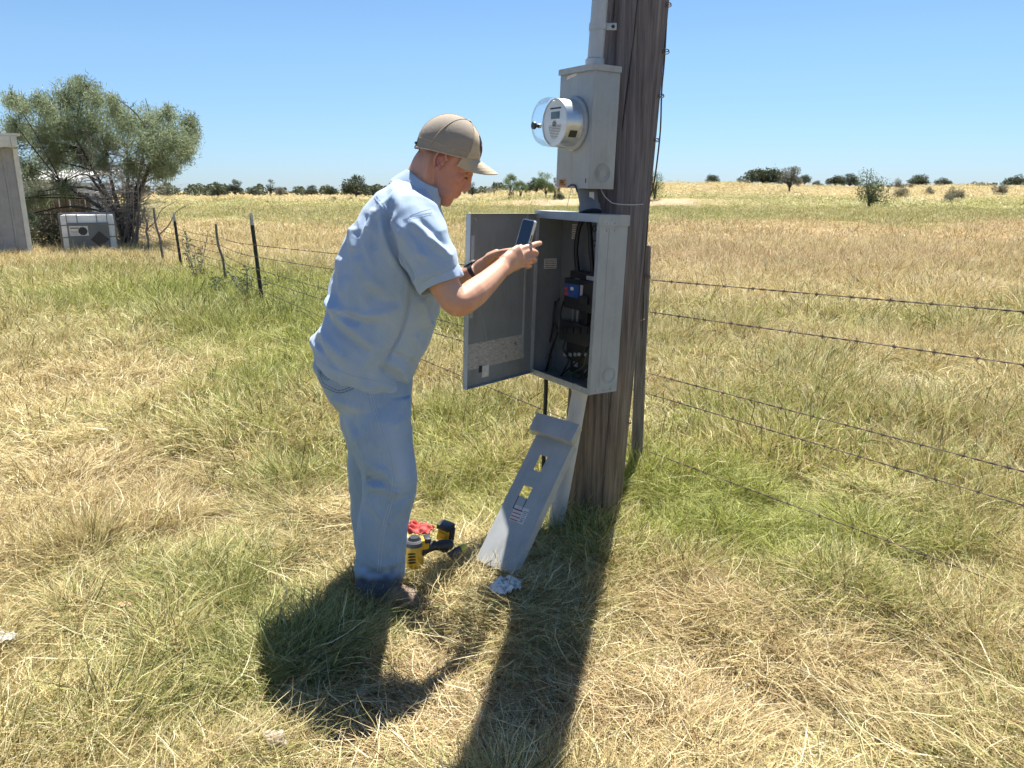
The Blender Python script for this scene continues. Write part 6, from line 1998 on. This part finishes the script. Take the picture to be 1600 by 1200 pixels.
# ---- jeans
jm = MB()
HP = [((500, 548), (642, 590), .155), ((493, 566), (643, 606), .164), ((501, 584), (641, 622), .170), ((513, 608), (640, 642), .172), ((531, 632), (640, 660), .155), ((538, 645), (640, 668), .12)]
loft(jm, [superring(W(*p, YC), W(*q, YC), hy, 36, 2.2) for p, q, hy in HP], M['denim'])
for LG in (NL, FL):
    loft(jm, [superring(W(*a, Y), W(*b_, Y), h, 32, 2.0) for a, b_, Y, h in LG], M['denim'])
jeans_me = remesh(jm, 'jeans', .0042, 9, .5)
jeans_me.materials.append(M['denim'])
FJ = [([(578, 762), (600, 760), (624, 770)], .010, 5), ([(572, 750), (590, 752), (616, 766)], -.011, 5), ([(590, 730), (606, 742), (612, 760)], .006, 5), ([(545, 650), (556, 690), (572, 730)], .004, 5), ([(575, 770), (595, 775), (615, 785)], -.004, 5), ([(566, 785), (585, 795), (600, 815)], .004, 6), ([(636, 790), (620, 806), (608, 822)], .004, 5), ([(640, 772), (622, 784), (604, 790)], -.004, 5),
      ([(515, 622), (540, 632), (570, 640)], .005, 7), ([(520, 640), (545, 655), (560, 680)], -.004, 6), ([(560, 880), (590, 895), (625, 888)], -.006, 5), ([(560, 894), (590, 906), (622, 900)], .006, 5), ([(580, 870), (600, 882), (628, 872)], .004, 5), ([(565, 905), (585, 915), (600, 905)], -.005, 4),
      ([(600, 620), (610, 680), (622, 740)], .003, 12), ([(640, 640), (630, 655), (612, 668)], .004, 5), ([(545, 700), (556, 720), (566, 745)], -.003, 5), ([(600, 840), (604, 870), (598, 900)], .003, 8)]
folds(jeans_me, [(p, a * 1.5, w_) for p, a, w_ in FJ], .007, 23)
Pj = proj(co_of(jeans_me))
wr = np.zeros(len(Pj))
for (x, y, sx, sy, a) in [(612, 690, 22, 60, .35), (628, 740, 14, 35, .35), (560, 640, 30, 28, .28), (590, 830, 20, 50, .18), (540, 720, 8, 80, .15)]:
    wr += a * np.exp(-((Pj[:, 0] - x) / sx) ** 2 - ((Pj[:, 1] - y) / sy) ** 2)
fattr(jeans_me, 'wear', np.clip(wr * 1.35, 0, .6))
fattr(jeans_me, 'dark_tone', .85 * sstep(885, 912, Pj[:, 1] + 14 * (vn2(Pj[:, 0] / 9, Pj[:, 1] / 9, 4) - .5)))  # darker navy towards the leg bottoms, with a ragged edge
jeans = on_man(jeans_me, 'jeans')
bj = bvh_of(jeans_me)
SSEAM = [(578, 592), (585, 630), (600, 675), (612, 712), (617, 755), (611, 790), (602, 822), (597, 858), (594, 896)]
seam_obj(bj, [SSEAM, [(x - 4, y) for x, y in SSEAM]], 'side_seam', jeans, M['stitch_light'], .0011)
POCK = [(497, 578), (501, 598), (507, 604), (530, 614), (555, 604), (556, 590)]
stitched(bj, [POCK, [(500, 580), (504, 596), (509, 601), (530, 610), (552, 602), (553, 590)], [(500, 582), (511, 594), (521, 584), (534, 598), (547, 588), (555, 594)], [(501, 579), (511, 590), (521, 580), (534, 594), (547, 584), (554, 589)]], 'pocket_stitching', jeans, M['denim_dark'], .0013, 3, 1)
seam_obj(bj, [[(x + 1, y + 1) for x, y in POCK]], 'pocket_edge', jeans, M['denim'], .0018, .0008)
seam_obj(bj, [[(556, 912), (570, 922), (595, 925), (622, 917)], [(556, 906), (570, 914), (595, 917), (626, 909)]], 'hem_stitching', jeans, M['denim_dark'], .0010)
# belt loop
seam_obj(bj, [[(578, 590), (580, 602), (582, 612)], [(582, 590), (584, 602), (586, 612)]], 'belt_loop', jeans, M['stitch'], .0016)

# ---- boots
M['boot'] = simple('scuffed_leather', (.24, .17, .125), (.13, .09, .07), scale=18, rough=.75, bmp=.3)
M['boot_dark'] = simple('dark_sole', (.035, .03, .027), (.06, .05, .045), rough=.8)
def boot(c, yaw):
    mb = MB(); BMX = Matrix.Translation(c) @ Matrix.Rotation(yaw, 4, 'Z')
    secs = [(-.075, .020, .030, .10), (-.065, .036, .040, .12), (-.02, .040, .042, .125), (.04, .040, .040, .115), (.09, .044, .040, .090), (.14, .050, .036, .072), (.19, .052, .032, .062), (.22, .044, .028, .054), (.238, .026, .020, .042)]
    rings_ = []
    for x, hw_, base, top in secs:
        rings_.append([BMX @ Vector((x, hw_ * math.cos(a), .018 + (top - .0) * (.5 + .5 * math.sin(a)) ** .8 if math.sin(a) > -.3 else .016)) for a in [2 * math.pi * k / 20 for k in range(20)]])
    loft(mb, rings_, M['boot'])
    mb.tube([BMX @ Vector((-.02, 0, .08)), BMX @ Vector((-.025, 0, .20))], [.040, .040], M['boot'], 16)
    rings_ = []
    for x, hw_, base, top in secs: rings_.append([BMX @ Vector((x * 1.03, (hw_ + .006) * sgn, z)) for sgn, z in ((-1, 0), (1, 0), (1, .020), (-1, .020))])
    loft(mb, rings_, M['boot_dark'], False)
    toe = []
    return mb
on_man(boot(Vector((W(602, 930, 2.64).x, 2.635, float(gh(-.47, 2.63)) + .012)), math.radians(-9)).mesh('boot'), 'boot', label='scuffed brown boot with its toe catching the sun')
on_man(boot(Vector((W(585, 868, 2.96).x, 2.96, float(gh(-.5, 2.96)) + .02)), math.radians(62)).mesh('boot'), 'boot')
# ---- wrist band
def band():
    mb = MB(); a = W(733, 431, 2.975); b_ = W(752, 420, 2.96); c = W(741, 426, 2.97); ax = (b_ - a).normalized()
    u = ax.cross(Vector((0, 0, 1))).normalized(); v = ax.cross(u)
    CM = Matrix(((u.x, v.x, ax.x, c.x), (u.y, v.y, ax.y, c.y), (u.z, v.z, ax.z, c.z), (0, 0, 0, 1)))
    mb.lathe([(.0335, -.011), (.038, -.0115), (.0385, .0115), (.0335, .011)], M['black'], 32, CM)
    mb.box((-.016, -.045, -.019), (.016, -.036, .019), M['black'], .003, CM)
    mb.box((-.017, -.044, -.021), (.017, -.038, .021), M['steel'], .002, CM)
    return mb
on_man(band().mesh('wristwatch'), 'wristwatch')

# ---- phone, held in both hands
pex = Vector((.57, -.80, .02)); pez = Vector((.27, .10, .95)).normalized(); pex = (pex - pez * pex.dot(pez)).normalized(); pey = pez.cross(pex)
TLp = W(817, 341, 2.905); PWd, PLn, PT = .078, .158, .010
P0 = TLp - pez * PLn
PHM = Matrix(((pex.x, pey.x, pez.x, P0.x), (pex.y, pey.y, pez.y, P0.y), (pex.z, pey.z, pez.z, P0.z), (0, 0, 0, 1)))
ph = empty('phone', mat=PHM)
tag(ph, 'smartphone with a pale silver case and dark blue reflecting screen in the man\'s hands', 'phone')
M['phone_case'] = simple('silver_case', (.62, .62, .60), (.58, .58, .57), rough=.3, metal=.3)
m, nt, b = new_mat('phone_screen'); b.inputs['Base Color'].default_value = (.006, .012, .035, 1); b.inputs['Roughness'].default_value = .06; b.inputs['Specular IOR Level'].default_value = .6
M['screen'] = m
def rrect(w_, l_, r, n=6):
    P_ = []
    for (cx_, cz_, a0) in ((w_ - r, l_ - r, 0), (r, l_ - r, 90), (r, r, 180), (w_ - r, r, 270)):
        for k in range(n + 1):
            a = math.radians(a0 + 90 * k / n); P_.append((cx_ + r * math.cos(a), cz_ + r * math.sin(a)))
    return P_
def slab(mb, w_, l_, r, y0, y1, m, ins=0.0):
    P_ = rrect(w_, l_, r); n = len(P_)
    V = [(x + ins, y0, z + ins) for x, z in P_] + [(x + ins, y1, z + ins) for x, z in P_]
    F = [list(range(n)), list(range(n, 2 * n))[::-1]] + [[k, (k + 1) % n, n + (k + 1) % n, n + k][::-1] for k in range(n)]
    mb.add(V, F, m)
sgn = -1 if (W(800, 300, 0.01) - TLp).dot(pey) > 0 else 1
part('case', lambda mb: slab(mb, PWd, PLn, .012, 0, PT, M['phone_case']), ph)
part('screen', lambda mb: slab(mb, PWd - .007, PLn - .007, .010, -.0006, -.0001, M['screen'], .0035), ph)
part('side_button', lambda mb: mb.box((PWd, .003, PLn * .52), (PWd + .001, .007, PLn * .66), M['black']), ph)
for (px_, py_, Y_, r_) in [(655, 928, 2.62, .10), (648, 885, 2.76, .085), (695, 860, 2.84, .07), (716, 872, 2.76, .05), (655, 840, 2.98, .07), (792, 944, 2.66, .07)]:
    q_ = W(px_, py_, Y_); CLEAR.append((q_.x, q_.y, r_))
scatter('grass', 'matted straw and green grass tufts at the feet of the man and the pole', .7, 4.2, 380, near_set, 1.0)
scatter('grass', 'dry and green grass just beyond the pole and barbed wire', 4.2, 9.5, 95, mid_set, 1.05, 42)
scatter('grass', 'tan grass field behind the fence at middle distance', 9.5, 26, 17, far_set, 1.35, 41)
scatter('grass', 'far field grass fading toward the tree line', 26, 75, 1.5, vfar_set, 1.0, 40)
scatter('grass', 'tufty grass and low scrub on the far slopes', 75, 200, .22, vfar_set, 2.6, 40)
